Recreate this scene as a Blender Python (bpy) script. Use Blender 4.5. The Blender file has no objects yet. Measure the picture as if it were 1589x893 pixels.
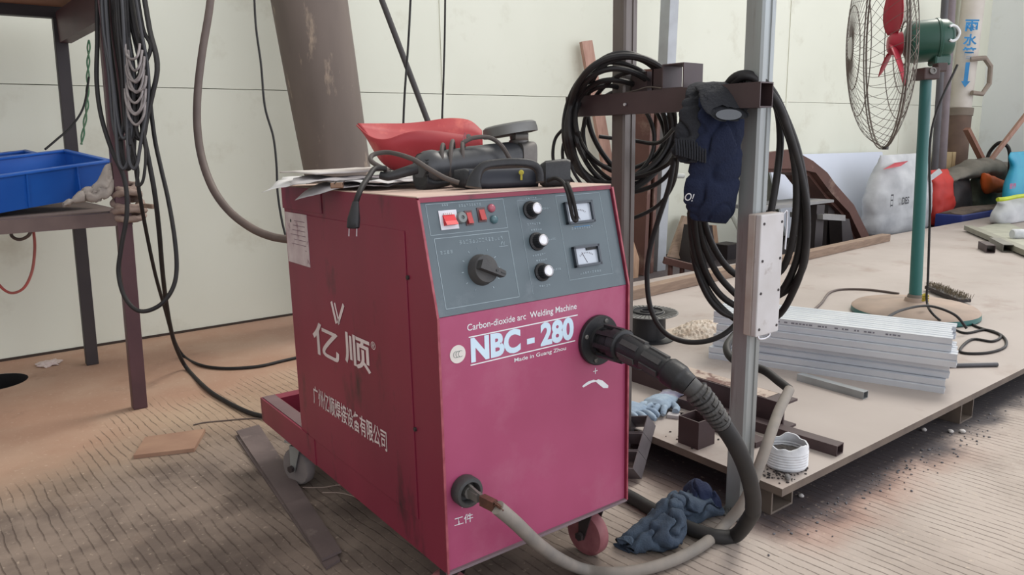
import bpy, bmesh, math, random
from mathutils import Vector, Matrix, noise
random.seed(7)
V = Vector
S = bpy.context.scene
COL = S.collection

# ------------------------------------------------------------------ camera
FPX = 1150.0
CP = V((-.684, -1.152, 1.0024)); YAW, PIT, ROL = .64078, .1996, -.0183
cf = V((math.sin(YAW)*math.cos(PIT), math.cos(YAW)*math.cos(PIT), -math.sin(PIT)))
r0 = V((math.cos(YAW), -math.sin(YAW), 0)); u0 = r0.cross(cf)
cr = math.cos(ROL)*r0 + math.sin(ROL)*u0
cu = -math.sin(ROL)*r0 + math.cos(ROL)*u0
cam = bpy.data.cameras.new('camera'); cam.sensor_width = 36; cam.lens = 36*FPX/1589; cam.clip_start = .02
co = bpy.data.objects.new('camera', cam); COL.objects.link(co)
co.matrix_world = Matrix(((cr.x, cu.x, -cf.x, CP.x), (cr.y, cu.y, -cf.y, CP.y), (cr.z, cu.z, -cf.z, CP.z), (0, 0, 0, 1)))
S.camera = co

# ------------------------------------------------------------------ light
S.view_settings.view_transform = 'Standard'; S.view_settings.look = 'None'
S.view_settings.gamma = 1; S.view_settings.exposure = 0.36
try: S.view_settings.use_curve_mapping = False
except Exception: pass
W = bpy.data.worlds.new('hall_daylight'); S.world = W; W.use_nodes = True
nt = W.node_tree; nt.nodes.clear()
out = nt.nodes.new('ShaderNodeOutputWorld'); bg = nt.nodes.new('ShaderNodeBackground')
tc = nt.nodes.new('ShaderNodeTexCoord')
def wdot(vec, lo, hi):
    d = nt.nodes.new('ShaderNodeVectorMath'); d.operation = 'DOT_PRODUCT'
    n = V(vec).normalized(); d.inputs[1].default_value = n
    nt.links.new(tc.outputs['Generated'], d.inputs[0])
    m = nt.nodes.new('ShaderNodeMapRange'); m.interpolation_type = 'SMOOTHSTEP'
    m.inputs['From Min'].default_value = lo; m.inputs['From Max'].default_value = hi
    nt.links.new(d.outputs['Value'], m.inputs['Value']); return m.outputs[0]
def wmix(fac, a, b):
    m = nt.nodes.new('ShaderNodeMix'); m.data_type = 'RGBA'
    nt.links.new(fac, m.inputs['Factor'])
    for k, s in ((6, a), (7, b)):
        if isinstance(s, tuple): m.inputs[k].default_value = (*s, 1)
        else: nt.links.new(s, m.inputs[k])
    return m.outputs[2]
SIDE_DIM = (.42, .40, .37)          # dim end of the hall, left
OPEN_SIDE = (1.75, 1.8, 1.95)       # open bay doors, front right
ROOF = (.72, .71, .68)              # translucent roof sheets
c1 = wmix(wdot((.62, -.78, .12), -.25, .85), SIDE_DIM, OPEN_SIDE)
c2 = wmix(wdot((.1, 0, 1), .25, .8), c1, ROOF)
nt.links.new(c2, bg.inputs['Color']); bg.inputs['Strength'].default_value = 1.0
nt.links.new(bg.outputs[0], out.inputs[0])
sl = bpy.data.lights.new('sun', 'SUN'); sl.energy = 1.7; sl.angle = math.radians(24); sl.color = (1, .95, .87)
so = bpy.data.objects.new('sun', sl); COL.objects.link(so)
so.rotation_euler = V((-.80, -.10, -.95)).to_track_quat('-Z', 'Y').to_euler()

# ------------------------------------------------------------------ geometry helpers
def P(px, py, x=None, y=None, z=None, d=None, pl=None):
    v = cf*FPX + cr*(px-794.5) - cu*(py-446.5)
    if pl is not None: t = (V(pl[0])-CP).dot(V(pl[1]))/v.dot(V(pl[1]))
    elif z is not None: t = (z-CP.z)/v.z
    elif y is not None: t = (y-CP.y)/v.y
    elif x is not None: t = (x-CP.x)/v.x
    else: t = d/FPX
    return CP + v*t

def box(bm, c, s, rot=None, bev=0):
    m = Matrix.Translation(V(c)) @ ((rot if rot is not None else Matrix.Identity(3)).to_4x4()) @ Matrix.Diagonal((s[0], s[1], s[2], 1))
    r = bmesh.ops.create_cube(bm, size=1, matrix=m)
    if bev:
        es = {e for v in r['verts'] for e in v.link_edges}
        bmesh.ops.bevel(bm, geom=list(es), offset=bev, segments=2, affect='EDGES', profile=.5)
def bbox(bm, a, b, bev=0):
    a, b = V(a), V(b)
    box(bm, (a+b)/2, tuple(abs(b[i]-a[i]) for i in range(3)), bev=bev)
def frame(axis, up=V((0, 0, 1))):
    z = V(axis).normalized(); u = V(up)
    if abs(z.dot(u)) > .97: u = V((0, 1, 0))
    x = u.cross(z).normalized(); y = z.cross(x)
    return Matrix((x, y, z)).transposed()
def cyl(bm, a, b, r1, r2=None, n=24, caps=True):
    a, b = V(a), V(b); r2 = r1 if r2 is None else r2
    M = Matrix.Translation((a+b)/2) @ frame(b-a).to_4x4()
    bmesh.ops.create_cone(bm, cap_ends=caps, segments=n, radius1=r1, radius2=r2, depth=(b-a).length, matrix=M)
def bar(bm, a, b, w, h, up=(0, 0, 1), bev=0):
    """rectangular bar from a to b; w across, h along 'up'"""
    a, b = V(a), V(b)
    box(bm, (a+b)/2, (w, h, (b-a).length), frame(b-a, V(up)), bev)
def lathe(bm, prof, c, axis=(0, 0, 1), n=32, closed=False):
    M = frame(axis); c = V(c); rings = []
    for r, h in prof:
        rings.append([bm.verts.new(c + M @ V((r*math.cos(2*math.pi*k/n), r*math.sin(2*math.pi*k/n), h))) for k in range(n)])
    prs = list(zip(rings[:-1], rings[1:]))
    if closed: prs.append((rings[-1], rings[0]))
    for A, B in prs:
        for k in range(n):
            try: bm.faces.new((A[k], A[(k+1) % n], B[(k+1) % n], B[k]))
            except ValueError: pass
def smooth_path(pts, sub=8, closed=False):
    pts = [V(p) for p in pts]; n = len(pts); res = []
    rng = range(n) if closed else range(n-1)
    for i in rng:
        if closed: a, b, c, d = (pts[(i+k-1) % n] for k in range(4))
        else: a, b, c, d = pts[max(i-1, 0)], pts[i], pts[i+1], pts[min(i+2, n-1)]
        for k in range(sub):
            t = k/sub
            res.append(.5*((2*b)+(c-a)*t+(2*a-5*b+4*c-d)*t*t+(3*b-a-3*c+d)*t**3))
    if not closed: res.append(pts[-1])
    return res
def tube(bm, pts, r, n=10, sub=8, closed=False, smooth=True, caps=True):
    ps = smooth_path(pts, sub, closed) if smooth else [V(p) for p in pts]
    m = len(ps); rings = []; up = None
    for i, p in enumerate(ps):
        if closed: t = ps[(i+1) % m]-ps[i-1]
        else: t = ps[min(i+1, m-1)]-ps[max(i-1, 0)]
        if t.length < 1e-9: t = V((0, 0, 1))
        t.normalize()
        if up is None: up = V((0, 0, 1)) if abs(t.z) < .9 else V((1, 0, 0))
        up = (up - t*up.dot(t)).normalized(); s = t.cross(up)
        rr = r(i/(m-1)) if callable(r) else r
        rings.append([bm.verts.new(p + rr*(math.cos(2*math.pi*k/n)*up + math.sin(2*math.pi*k/n)*s)) for k in range(n)])
    prs = list(zip(rings[:-1], rings[1:]))
    if closed: prs.append((rings[-1], rings[0]))
    for A, B in prs:
        for k in range(n): bm.faces.new((A[k], A[(k+1) % n], B[(k+1) % n], B[k]))
    if caps and not closed:
        bm.faces.new(rings[0][::-1]); bm.faces.new(rings[-1])
def loft(bm, secs, n=28, cap0=False, cap1=False, wr=0, wf=18, seed=0, sq=2.0, sharp=0):
    """secs: (centre, half-vector a, half-vector b); super-elliptic rings with cloth wrinkles"""
    rings = []
    for c, a, b in secs:
        c, a, b = V(c), V(a), V(b); R = []
        for k in range(n):
            th = 2*math.pi*k/n; cs, sn = math.cos(th), math.sin(th)
            x = math.copysign(abs(cs)**(2/sq), cs); y = math.copysign(abs(sn)**(2/sq), sn)
            p = c+a*x+b*y
            if wr:
                dr = (p-c).normalized()
                q = p*wf+V((seed*3.1, seed, 0))
                p = p+dr*wr*(noise.noise(q)+.5*noise.noise(q*2.3)+.25*noise.noise(q*5)-(1.6*max(0, .16-abs(noise.noise(q*1.3+V((4, 4, 4)))))/.16 if sharp else 0))
            R.append(bm.verts.new(p))
        rings.append(R)
    for A, B in zip(rings[:-1], rings[1:]):
        for k in range(n): bm.faces.new((A[k], A[(k+1) % n], B[(k+1) % n], B[k]))
    if cap0: bm.faces.new(rings[0][::-1])
    if cap1: bm.faces.new(rings[-1])
def dense(secs, sub=5):
    C = smooth_path([s[0] for s in secs], sub); A = smooth_path([s[1] for s in secs], sub); B = smooth_path([s[2] for s in secs], sub)
    return list(zip(C, A, B))
def prism(bm, pts, ext):
    a = [bm.verts.new(V(p)) for p in pts]; b = [bm.verts.new(V(p)+V(ext)) for p in pts]; n = len(a)
    bm.faces.new(a[::-1]); bm.faces.new(b)
    for k in range(n): bm.faces.new((a[k], a[(k+1) % n], b[(k+1) % n], b[k]))
def hollow(bm, a, b, w, h, t, up=(0, 0, 1), open_side=None):
    """rectangular hollow section (open ends); open_side 'c' drops the +w wall"""
    a, b = V(a), V(b); M = frame(b-a, V(up)); X = M.col[0]; Y = M.col[1]
    def ring(p, ww, hh): return [p+X*sx*ww/2+Y*sy*hh/2 for sx, sy in ((-1, -1), (1, -1), (1, 1), (-1, 1))]
    o0, o1, i0, i1 = ([bm.verts.new(q) for q in ring(p, ww, hh)] for p, ww, hh in ((a, w, h), (b, w, h), (a, w-2*t, h-2*t), (b, w-2*t, h-2*t)))
    for k in range(4):
        j = (k+1) % 4
        bm.faces.new((o0[k], o0[j], o1[j], o1[k])); bm.faces.new((i0[j], i0[k], i1[k], i1[j]))
        bm.faces.new((o0[j], o0[k], i0[k], i0[j])); bm.faces.new((o1[k], o1[j], i1[j], i1[k]))
def channel(bm, a, b, w, h, t, lip, up=(0, 0, 1), flip=1):
    """C profile: web of height h, flanges w, lips"""
    a, b = V(a), V(b); M = frame(b-a, V(up)); X = M.col[0]*flip; Y = M.col[1]
    pr = [(-w/2, -h/2), (w/2, -h/2), (w/2, -h/2+lip), (w/2-t, -h/2+lip), (w/2-t, -h/2+t), (-w/2+t, -h/2+t), (-w/2+t, h/2-t), (w/2-t, h/2-t), (w/2-t, h/2-lip), (w/2, h/2-lip), (w/2, h/2), (-w/2, h/2)]
    prism(bm, [a+X*x+Y*y for x, y in pr], b-a)

def MW(o):
    m = Matrix.Translation(o.location) @ o.rotation_euler.to_matrix().to_4x4()
    return MW(o.parent) @ m if o.parent else m
def ob(name, bm, mat, parent=None, local=False, smooth=False, ang=40, solid=0, sub=0, disp=None):
    bmesh.ops.recalc_face_normals(bm, faces=bm.faces)
    me = bpy.data.meshes.new(name); o = bpy.data.objects.new(name, me)
    if parent is None:
        if bm.verts:
            xs = [v.co for v in bm.verts]
            c = V(((min(v.x for v in xs)+max(v.x for v in xs))/2, (min(v.y for v in xs)+max(v.y for v in xs))/2, min(v.z for v in xs)))
        else: c = V((0, 0, 0))
        bm.transform(Matrix.Translation(-c)); o.location = c
    elif not local: bm.transform(MW(parent).inverted())
    bm.to_mesh(me); bm.free()
    if mat: me.materials.append(mat)
    COL.objects.link(o)
    if parent: o.parent = parent
    if smooth:
        me.polygons.foreach_set('use_smooth', [True]*len(me.polygons))
        try: me.set_sharp_from_angle(angle=math.radians(ang))
        except Exception: pass
    if solid:
        m = o.modifiers.new('thick', 'SOLIDIFY'); m.thickness = solid; m.offset = 0
    if sub:
        m = o.modifiers.new('sub', 'SUBSURF'); m.levels = sub; m.render_levels = sub
    return o
def tag(o, label, cat, group=None, kind=None):
    if label: o['label'] = label
    if cat: o['category'] = cat
    if group: o['group'] = group
    if kind: o['kind'] = kind
    return o
def thing(name, label, cat, loc=(0, 0, 0), rz=0, group=None):
    o = bpy.data.objects.new(name, None); COL.objects.link(o); o.empty_display_size = .05
    o.location = loc; o.rotation_euler = (0, 0, rz)
    return tag(o, label, cat, group)
def struct(name, bm, mat, **k):
    o = ob(name, bm, mat, **k); o['kind'] = 'structure'; return o
def B(): return bmesh.new()
def lettering(name, body, o3, xd, yd, w, h, mat, parent, bold=0, ext=.0006, n_lift=.0008):
    """text laid on a surface: lower-left corner o3, reading direction xd, up yd, fitted to w x h"""
    cu_ = bpy.data.curves.new(name, 'FONT'); cu_.body = body; cu_.size = 1; cu_.offset = bold; cu_.resolution_u = 4
    t = bpy.data.objects.new(name, cu_); COL.objects.link(t)
    dg = bpy.context.evaluated_depsgraph_get(); dg.update()
    me = bpy.data.meshes.new_from_object(t.evaluated_get(dg))
    bpy.data.objects.remove(t); bpy.data.curves.remove(cu_)
    xs = [v.co.x for v in me.vertices]; ys = [v.co.y for v in me.vertices]
    x0, x1, y0, y1 = min(xs), max(xs), min(ys), max(ys)
    xd, yd = V(xd).normalized(), V(yd).normalized(); nn = xd.cross(yd)
    bm = B(); bm.from_mesh(me); bpy.data.meshes.remove(me)
    for v in bm.verts:
        v.co = V(o3) + xd*((v.co.x-x0)/(x1-x0)*w) + yd*((v.co.y-y0)/(y1-y0)*h) + nn*n_lift
    if not parent: return bm
    inv = MW(parent).inverted(); bm.transform(inv)
    me = bpy.data.meshes.new(name); bm.to_mesh(me); bm.free(); me.materials.append(mat)
    o = bpy.data.objects.new(name, me); COL.objects.link(o); o.parent = parent
    return o

# ------------------------------------------------------------------ materials
def srgb(c):
    return tuple(((x/255)/12.92 if x/255 <= .04045 else (((x/255)+.055)/1.055)**2.4) for x in c)
MATS = {}
def M(name, c, rough=.6, metal=0, c2=None, scale=8, amt=.5, bump=0, bscale=60, stretch=None, detail=6, spec=.5, contrast=.25, trans=0, coat=0, dirt=None, dirt_s=3, dirt_lo=.52, dirt_hi=.7):
    if name in MATS: return MATS[name]
    m = bpy.data.materials.new(name); m.use_nodes = True; t = m.node_tree; b = t.nodes['Principled BSDF']
    L = t.links.new; N = t.nodes.new
    b.inputs['Roughness'].default_value = rough; b.inputs['Metallic'].default_value = metal
    b.inputs['Specular IOR Level'].default_value = spec
    if trans: b.inputs['Transmission Weight'].default_value = trans
    if coat: b.inputs['Coat Weight'].default_value = coat; b.inputs['Coat Roughness'].default_value = .25
    c = srgb(c); c2 = srgb(c2) if c2 else tuple(x*.72 for x in c)
    g = N('ShaderNodeNewGeometry'); mp = N('ShaderNodeMapping'); L(g.outputs['Position'], mp.inputs[0])
    if stretch: mp.inputs['Scale'].default_value = stretch
    n1 = N('ShaderNodeTexNoise'); n1.inputs['Scale'].default_value = scale; n1.inputs['Detail'].default_value = detail
    L(mp.outputs[0], n1.inputs['Vector'])
    r = N('ShaderNodeMapRange'); r.inputs['From Min'].default_value = .5-contrast; r.inputs['From Max'].default_value = .5+contrast
    r.inputs['To Max'].default_value = amt*2 if amt < .5 else 1; L(n1.outputs[0], r.inputs[0])
    x = N('ShaderNodeMix'); x.data_type = 'RGBA'; L(r.outputs[0], x.inputs[0])
    x.inputs[6].default_value = (*c, 1); x.inputs[7].default_value = (*c2, 1); colr = x.outputs[2]
    if dirt:
        n2 = N('ShaderNodeTexNoise'); n2.inputs['Scale'].default_value = dirt_s; n2.inputs['Detail'].default_value = 8; n2.inputs['Roughness'].default_value = .65
        L(mp.outputs[0], n2.inputs['Vector'])
        r2 = N('ShaderNodeMapRange'); r2.inputs['From Min'].default_value = dirt_lo; r2.inputs['From Max'].default_value = dirt_hi; L(n2.outputs[0], r2.inputs[0])
        x2 = N('ShaderNodeMix'); x2.data_type = 'RGBA'; L(r2.outputs[0], x2.inputs[0]); L(colr, x2.inputs[6]); x2.inputs[7].default_value = (*srgb(dirt), 1); colr = x2.outputs[2]
    L(colr, b.inputs['Base Color'])
    if bump:
        n3 = N('ShaderNodeTexNoise'); n3.inputs['Scale'].default_value = bscale; n3.inputs['Detail'].default_value = 5; L(mp.outputs[0], n3.inputs['Vector'])
        bp = N('ShaderNodeBump'); bp.inputs['Strength'].default_value = bump; bp.inputs['Distance'].default_value = .01
        L(n3.outputs[0], bp.inputs['Height']); L(bp.outputs[0], b.inputs['Normal'])
    MATS[name] = m; return m

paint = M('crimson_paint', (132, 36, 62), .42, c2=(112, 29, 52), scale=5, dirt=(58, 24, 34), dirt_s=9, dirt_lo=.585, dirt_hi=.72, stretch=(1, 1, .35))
front_glare_paint = M('crimson_with_glare', (166, 74, 110), .5, c2=(154, 64, 98), scale=6, dirt=(170, 96, 122), dirt_s=4, dirt_lo=.5, dirt_hi=.75)  # same crimson as the sides, with pink skylight glare put into the colour
top_dust = M('dusty_paint', (202, 180, 166), .85, c2=(184, 158, 148), scale=9, dirt=(140, 84, 88), dirt_s=9, dirt_lo=.68, dirt_hi=.82)
edge_paint = M('worn_edge_paint', (175, 95, 105), .6, c2=(120, 30, 50), scale=30)
panel_m = M('panel_grey_blue', (82, 96, 103), .38, c2=(72, 85, 92), scale=10, dirt=(120, 130, 138), dirt_s=5, dirt_lo=.55, dirt_hi=.8)
white_p = M('white_print', (232, 234, 236), .6, c2=(215, 220, 225), scale=40)
grey_p = M('pale_print', (150, 165, 172), .6, c2=(135, 150, 158), scale=40)
cyan_p = M('blue_print', (70, 125, 170), .6)
black_pl = M('black_plastic', (30, 31, 35), .45, c2=(42, 42, 44), scale=14, spec=.35, bump=.1, bscale=120)
dusty_blk = M('dusty_black_plastic', (52, 53, 56), .62, c2=(76, 74, 72), scale=20, bump=.15)
rubber = M('black_cable_rubber', (28, 27, 29), .55, spec=.3, c2=(42, 39, 38), scale=25)
rubber_b = M('brown_hose_rubber', (78, 66, 62), .6, c2=(98, 84, 78), scale=10)
grey_cab = M('dusty_grey_cable', (116, 112, 108), .75, c2=(140, 132, 124), scale=20)
tan_cab = M('dusty_tan_cable', (150, 140, 130), .8, c2=(170, 158, 148), scale=20)
steel_d = M('dark_brown_steel', (76, 60, 62), .5, .15, c2=(60, 47, 49), scale=9, dirt=(120, 98, 88), dirt_s=6, dirt_lo=.6, dirt_hi=.8)
steel_m = M('maroon_steel', (86, 56, 60), .5, .1, c2=(70, 46, 50), scale=7)
steel_k = M('black_steel', (42, 36, 38), .55, .1, c2=(54, 46, 46), scale=7)
galv = M('galvanised_steel', (178, 184, 190), .42, .6, c2=(140, 142, 142), scale=7, stretch=(1, 1, .2), dirt=(96, 84, 76), dirt_s=9, dirt_lo=.62, dirt_hi=.8)
post_m = M('weathered_galvanised', (160, 168, 170), .42, .35, c2=(128, 128, 126), scale=12, stretch=(1, 1, .12), dirt=(98, 82, 76), dirt_s=14, dirt_lo=.58, dirt_hi=.78)
post_b = M('brown_stained_galvanised', (112, 104, 100), .42, .35, c2=(84, 78, 76), scale=12, stretch=(1, 1, .12), dirt=(74, 58, 54), dirt_s=14, dirt_lo=.52, dirt_hi=.7)
alu = M('bright_zinc', (212, 216, 222), .34, .35, c2=(190, 196, 206), scale=5)
wood = M('pale_wood', (190, 158, 130), .8, c2=(160, 124, 100), scale=8, stretch=(6, 6, 1), bump=.1)
wood_r = M('pink_wood', (186, 150, 134), .85, c2=(160, 122, 108), scale=8, stretch=(6, 6, 1))
wood_d = M('weathered_timber', (150, 128, 110), .85, c2=(120, 100, 86), scale=8, stretch=(1, 8, 8), bump=.1)
blue_pl = M('blue_plastic', (28, 92, 176), .4, c2=(22, 76, 156), scale=6, dirt=(70, 110, 165), dirt_s=10, dirt_lo=.62, dirt_hi=.85)
rag_m = M('grey_rag', (160, 152, 144), .95, c2=(126, 116, 108), scale=12, bump=.3, bscale=40)
paper = M('paper', (214, 212, 212), .8, c2=(196, 196, 200), scale=14)
paper2 = M('grey_paper', (176, 172, 174), .8, c2=(150, 146, 150), scale=18)
red_pl = M('red_fibre_shell', (168, 48, 54), .6, c2=(146, 36, 44), scale=6, dirt=(214, 110, 96), dirt_s=8, dirt_lo=.55, dirt_hi=.8)
red_sw = M('red_switch', (206, 30, 44), .35, c2=(190, 24, 38))
red_dl = M('faded_red_switch', (176, 66, 66), .5, c2=(160, 54, 56))
glassy = M('meter_glass', (186, 194, 204), .2, c2=(170, 178, 190), scale=8, spec=.7)
chrome = M('knob_cap', (206, 206, 210), .3, .5, c2=(190, 190, 195))
copper = M('copper_crimp', (124, 88, 74), .5, .6, c2=(88, 66, 60), scale=60)
casting = M('cast_alloy', (124, 122, 118), .55, .4, c2=(98, 94, 92), scale=20)
denim = M('faded_denim', (66, 80, 96), .95, c2=(48, 60, 78), scale=14, bump=.35, bscale=220)
denim_d = M('dark_denim', (34, 46, 78), .95, c2=(26, 34, 60), scale=14, bump=.3, bscale=220)
navy = M('navy_cloth', (20, 32, 62), .95, c2=(14, 22, 44), scale=9, bump=.3, bscale=180)
blackcl = M('black_cloth', (40, 42, 48), .98, c2=(30, 31, 36), scale=12, bump=.4, bscale=160)
inner_cl = M('pale_lining', (104, 108, 112), .9, c2=(96, 100, 106), scale=20)
conc_col = M('column_concrete', (116, 104, 96), .8, c2=(92, 82, 76), scale=4, stretch=(1, 1, .3), dirt=(168, 150, 130), dirt_s=10, dirt_lo=.6, dirt_hi=.72)
green_m = M('green_enamel', (34, 78, 66), .35, c2=(24, 70, 56), scale=6, dirt=(128, 122, 104), dirt_s=5, dirt_lo=.62, dirt_hi=.8)
teal_m = M('teal_enamel', (42, 104, 100), .4, c2=(34, 88, 88), scale=5, stretch=(1, 1, .3))
fan_red = M('fan_red', (176, 34, 56), .45, c2=(150, 28, 48))
wire_m = M('dark_wire', (92, 84, 78), .6, .3, c2=(112, 104, 96))
dusty_base = M('dusty_iron', (168, 148, 134), .85, c2=(140, 126, 116), scale=8)
blue_glove = M('blue_grey_glove', (158, 174, 188), .95, c2=(112, 132, 156), scale=18, bump=.3)
woven = M('white_woven', (216, 218, 222), .8, c2=(188, 192, 198), scale=30, bump=.2)
soot = M('black_debris', (34, 32, 34), .95, c2=(64, 58, 56), scale=60, bump=.5)
sack_m = M('white_sack', (200, 202, 204), .75, c2=(158, 160, 164), scale=5, bump=.4, bscale=10)
sack_g = M('grey_sack', (138, 132, 122), .85, c2=(104, 100, 92), scale=6, bump=.4, bscale=14)
pit_m = M('pit_dark', (22, 20, 20), 1)
rust_m = M('rusty_brown', (96, 62, 52), .75, c2=(76, 50, 44), scale=5, dirt=(134, 112, 98), dirt_s=4, dirt_lo=.55, dirt_hi=.75)

def wall_mat(name, c, c2, dirt):
    return M(name, c, .75, c2=c2, scale=1.1, contrast=.3, dirt=dirt, dirt_s=2.6, dirt_lo=.57, dirt_hi=.85, bump=.06, bscale=3)
wall_m = wall_mat('painted_sheet_wall', (223, 224, 209), (211, 212, 196), (186, 182, 162))
wall_g = wall_mat('pale_grey_wall', (236, 240, 240), (228, 232, 232), (214, 214, 208))

# floor: concrete with a smooth reddish strip by the wall, broom-drawn grooves in front
def floor_mat():
    m = bpy.data.materials.new('grooved_concrete'); m.use_nodes = True; t = m.node_tree; b = t.nodes['Principled BSDF']
    L = t.links.new; N = t.nodes.new
    g = N('ShaderNodeNewGeometry'); sep = N('ShaderNodeSeparateXYZ'); L(g.outputs['Position'], sep.inputs[0])
    def noise_(s, d=6, vec=None, rough=.55):
        n = N('ShaderNodeTexNoise'); n.inputs['Scale'].default_value = s; n.inputs['Detail'].default_value = d; n.inputs['Roughness'].default_value = rough
        L(vec or g.outputs['Position'], n.inputs['Vector']); return n.outputs[0]
    def rng(v, a, b_, c=0, d=1):
        r = N('ShaderNodeMapRange'); r.interpolation_type = 'SMOOTHSTEP'
        for k, x in zip(('From Min', 'From Max', 'To Min', 'To Max'), (a, b_, c, d)): r.inputs[k].default_value = x
        L(v, r.inputs['Value']); return r.outputs[0]
    def math_(op, a, b_):
        x = N('ShaderNodeMath'); x.operation = op
        for k, s in enumerate((a, b_)):
            if isinstance(s, (int, float)): x.inputs[k].default_value = s
            else: L(s, x.inputs[k])
        return x.outputs[0]
    def mix(f, a, b_):
        x = N('ShaderNodeMix'); x.data_type = 'RGBA'
        if isinstance(f, (int, float)): x.inputs[0].default_value = f
        else: L(f, x.inputs[0])
        for k, s in ((6, a), (7, b_)):
            if isinstance(s, tuple): x.inputs[k].default_value = (*srgb(s), 1)
            else: L(s, x.inputs[k])
        return x.outputs[2]
    big = noise_(1.6, 5)
    warm = mix(rng(big, .35, .65), (172, 150, 128), (156, 132, 112))       # dusty tan
    red = mix(rng(noise_(2.2, 6), .4, .65), (166, 130, 110), (176, 146, 126)) # brick-coloured dust
    pale = mix(rng(noise_(2.5, 7), .4, .66), (174, 163, 155), (157, 146, 138))
    grey = mix(rng(noise_(4.5, 7), .4, .62), (126, 112, 102), (98, 86, 79))  # darker front concrete, with some of the machine's soft shadow mixed into the tone
    yb = math_('ADD', sep.outputs[1], math_('MULTIPLY', noise_(2.0, 4), .6))
    xb = math_('ADD', sep.outputs[0], math_('MULTIPLY', noise_(1.8, 4), .5))
    near_wall = rng(yb, 1.95, 2.35)
    left_red = math_('MULTIPLY', rng(xb, .12, -.25), rng(yb, 1.65, 2.0))
    redf = math_('MAXIMUM', near_wall, left_red)
    col = mix(rng(yb, 1.45, 2.05), grey, warm)
    col = mix(rng(xb, .55, .95), col, pale)
    col = mix(math_('MULTIPLY', redf, .85), col, red)
    # rust-red and black mill scale along the platform's front edge
    e1 = math_('ADD', sep.outputs[1], math_('MULTIPLY', noise_(5, 5), .22))
    inx = rng(sep.outputs[0], .80, .93)
    rustb = math_('MULTIPLY', math_('MULTIPLY', rng(e1, -.24, -.08), inx), rng(sep.outputs[0], 2.2, 1.3))
    col = mix(math_('MULTIPLY', rustb, .4), col, (158, 96, 72))
    blk = math_('MULTIPLY', rng(e1, -.14, -.04), inx)
    col = mix(math_('MULTIPLY', blk, .93), col, (58, 56, 62))
    # dirt blotches
    col = mix(math_('MULTIPLY', rng(noise_(3.1, 8, rough=.7), .56, .74), .45), col, (104, 84, 72))
    col = mix(math_('MULTIPLY', rng(noise_(60, 3), .6, .75), .3), col, (214, 196, 176))
    # grooves, 85.5 degrees, about 28 mm apart, worn away in patches
    ang = math.radians(-85.3); nx, ny = -math.sin(ang), math.cos(ang)
    u = math_('ADD', math_('MULTIPLY', sep.outputs[0], nx), math_('MULTIPLY', sep.outputs[1], ny))
    u = math_('ADD', u, math_('MULTIPLY', noise_(5.0, 5), .030))
    saw = math_('ABSOLUTE', math_('SUBTRACT', math_('FRACT', math_('MULTIPLY', u, 37), 0), .5), 0)
    line = rng(saw, .40, .47)
    side = rng(xb, -.28, -.05, 1.75, 2.25)
    area = rng(math_('SUBTRACT', yb, side), .06, -.06)
    wear = rng(noise_(9, 6, rough=.7), .42, .56)
    gl = math_('MULTIPLY', math_('MULTIPLY', line, area), math_('ADD', math_('MULTIPLY', wear, .85), .15))
    col = mix(math_('MULTIPLY', gl, .55), col, (70, 56, 50))
    L(col, b.inputs['Base Color']); b.inputs['Roughness'].default_value = .78; b.inputs['Specular IOR Level'].default_value = .3
    h = math_('ADD', math_('MULTIPLY', noise_(35, 6), .35), math_('MULTIPLY', gl, -1.0))
    bp = N('ShaderNodeBump'); bp.inputs['Strength'].default_value = .55; bp.inputs['Distance'].default_value = .006
    L(h, bp.inputs['Height']); L(bp.outputs[0], b.inputs['Normal'])
    return m
floor_m = floor_mat()
plate_m = M('dusty_steel_plate', (168, 158, 153), .6, c2=(154, 144, 138), scale=2.2, contrast=.2, dirt=(138, 120, 110), dirt_s=3.5, dirt_lo=.55, dirt_hi=.78, bump=.04, bscale=30)
plate_edge = M('plate_edge_steel', (112, 100, 90), .7, c2=(88, 78, 72), scale=15)

# ------------------------------------------------------------------ setting
YW, XW = 3.03, 10.0
bm = B()
HC, HR = V((-.66, 2.67, 0)), .135
outer = [bm.verts.new(p) for p in ((-4, -4, 0), (14, -4, 0), (14, YW+.2, 0), (-4, YW+.2, 0))]
circ = [bm.verts.new(HC+V((HR*math.cos(a), HR*math.sin(a), 0))) for a in [2*math.pi*k/48 for k in range(48)]]
es = [bm.edges.new((outer[k], outer[(k+1) % 4])) for k in range(4)]+[bm.edges.new((circ[k], circ[(k+1) % 48])) for k in range(48)]
bmesh.ops.triangle_fill(bm, edges=es, use_beauty=True)
struct('floor', bm, floor_m)
bm = B(); lathe(bm, [(HR+.0005, -.0005), (HR, -.02), (HR-.004, -.5), (0.001, -.5)], HC, n=48); struct('trim_1', bm, pit_m)
SZ = 1.285
bm = B()
bbox(bm, (-4, YW+.003, 0), (XW+.15, YW+.12, SZ-.002)); bbox(bm, (-4, YW+.006, SZ+.002), (XW+.15, YW+.12, 4.2))
for xs in (1.92, 5.7, 7.9):
    bbox(bm, (xs-.012, YW-.001, 0.02), (xs+.012, YW+.01, 4.2))
struct('wall_back', bm, wall_m)
bm = B(); bbox(bm, (XW, 1.3, 0), (XW+.12, YW+.12, 4.2)); struct('wall_right', bm, wall_g)
bm = B(); bbox(bm, (-4, YW-.004, 0), (XW, YW+.02, .012)); struct('baseboard_back', bm, M('grimy_wall_foot', (66, 54, 46), .9))

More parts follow.
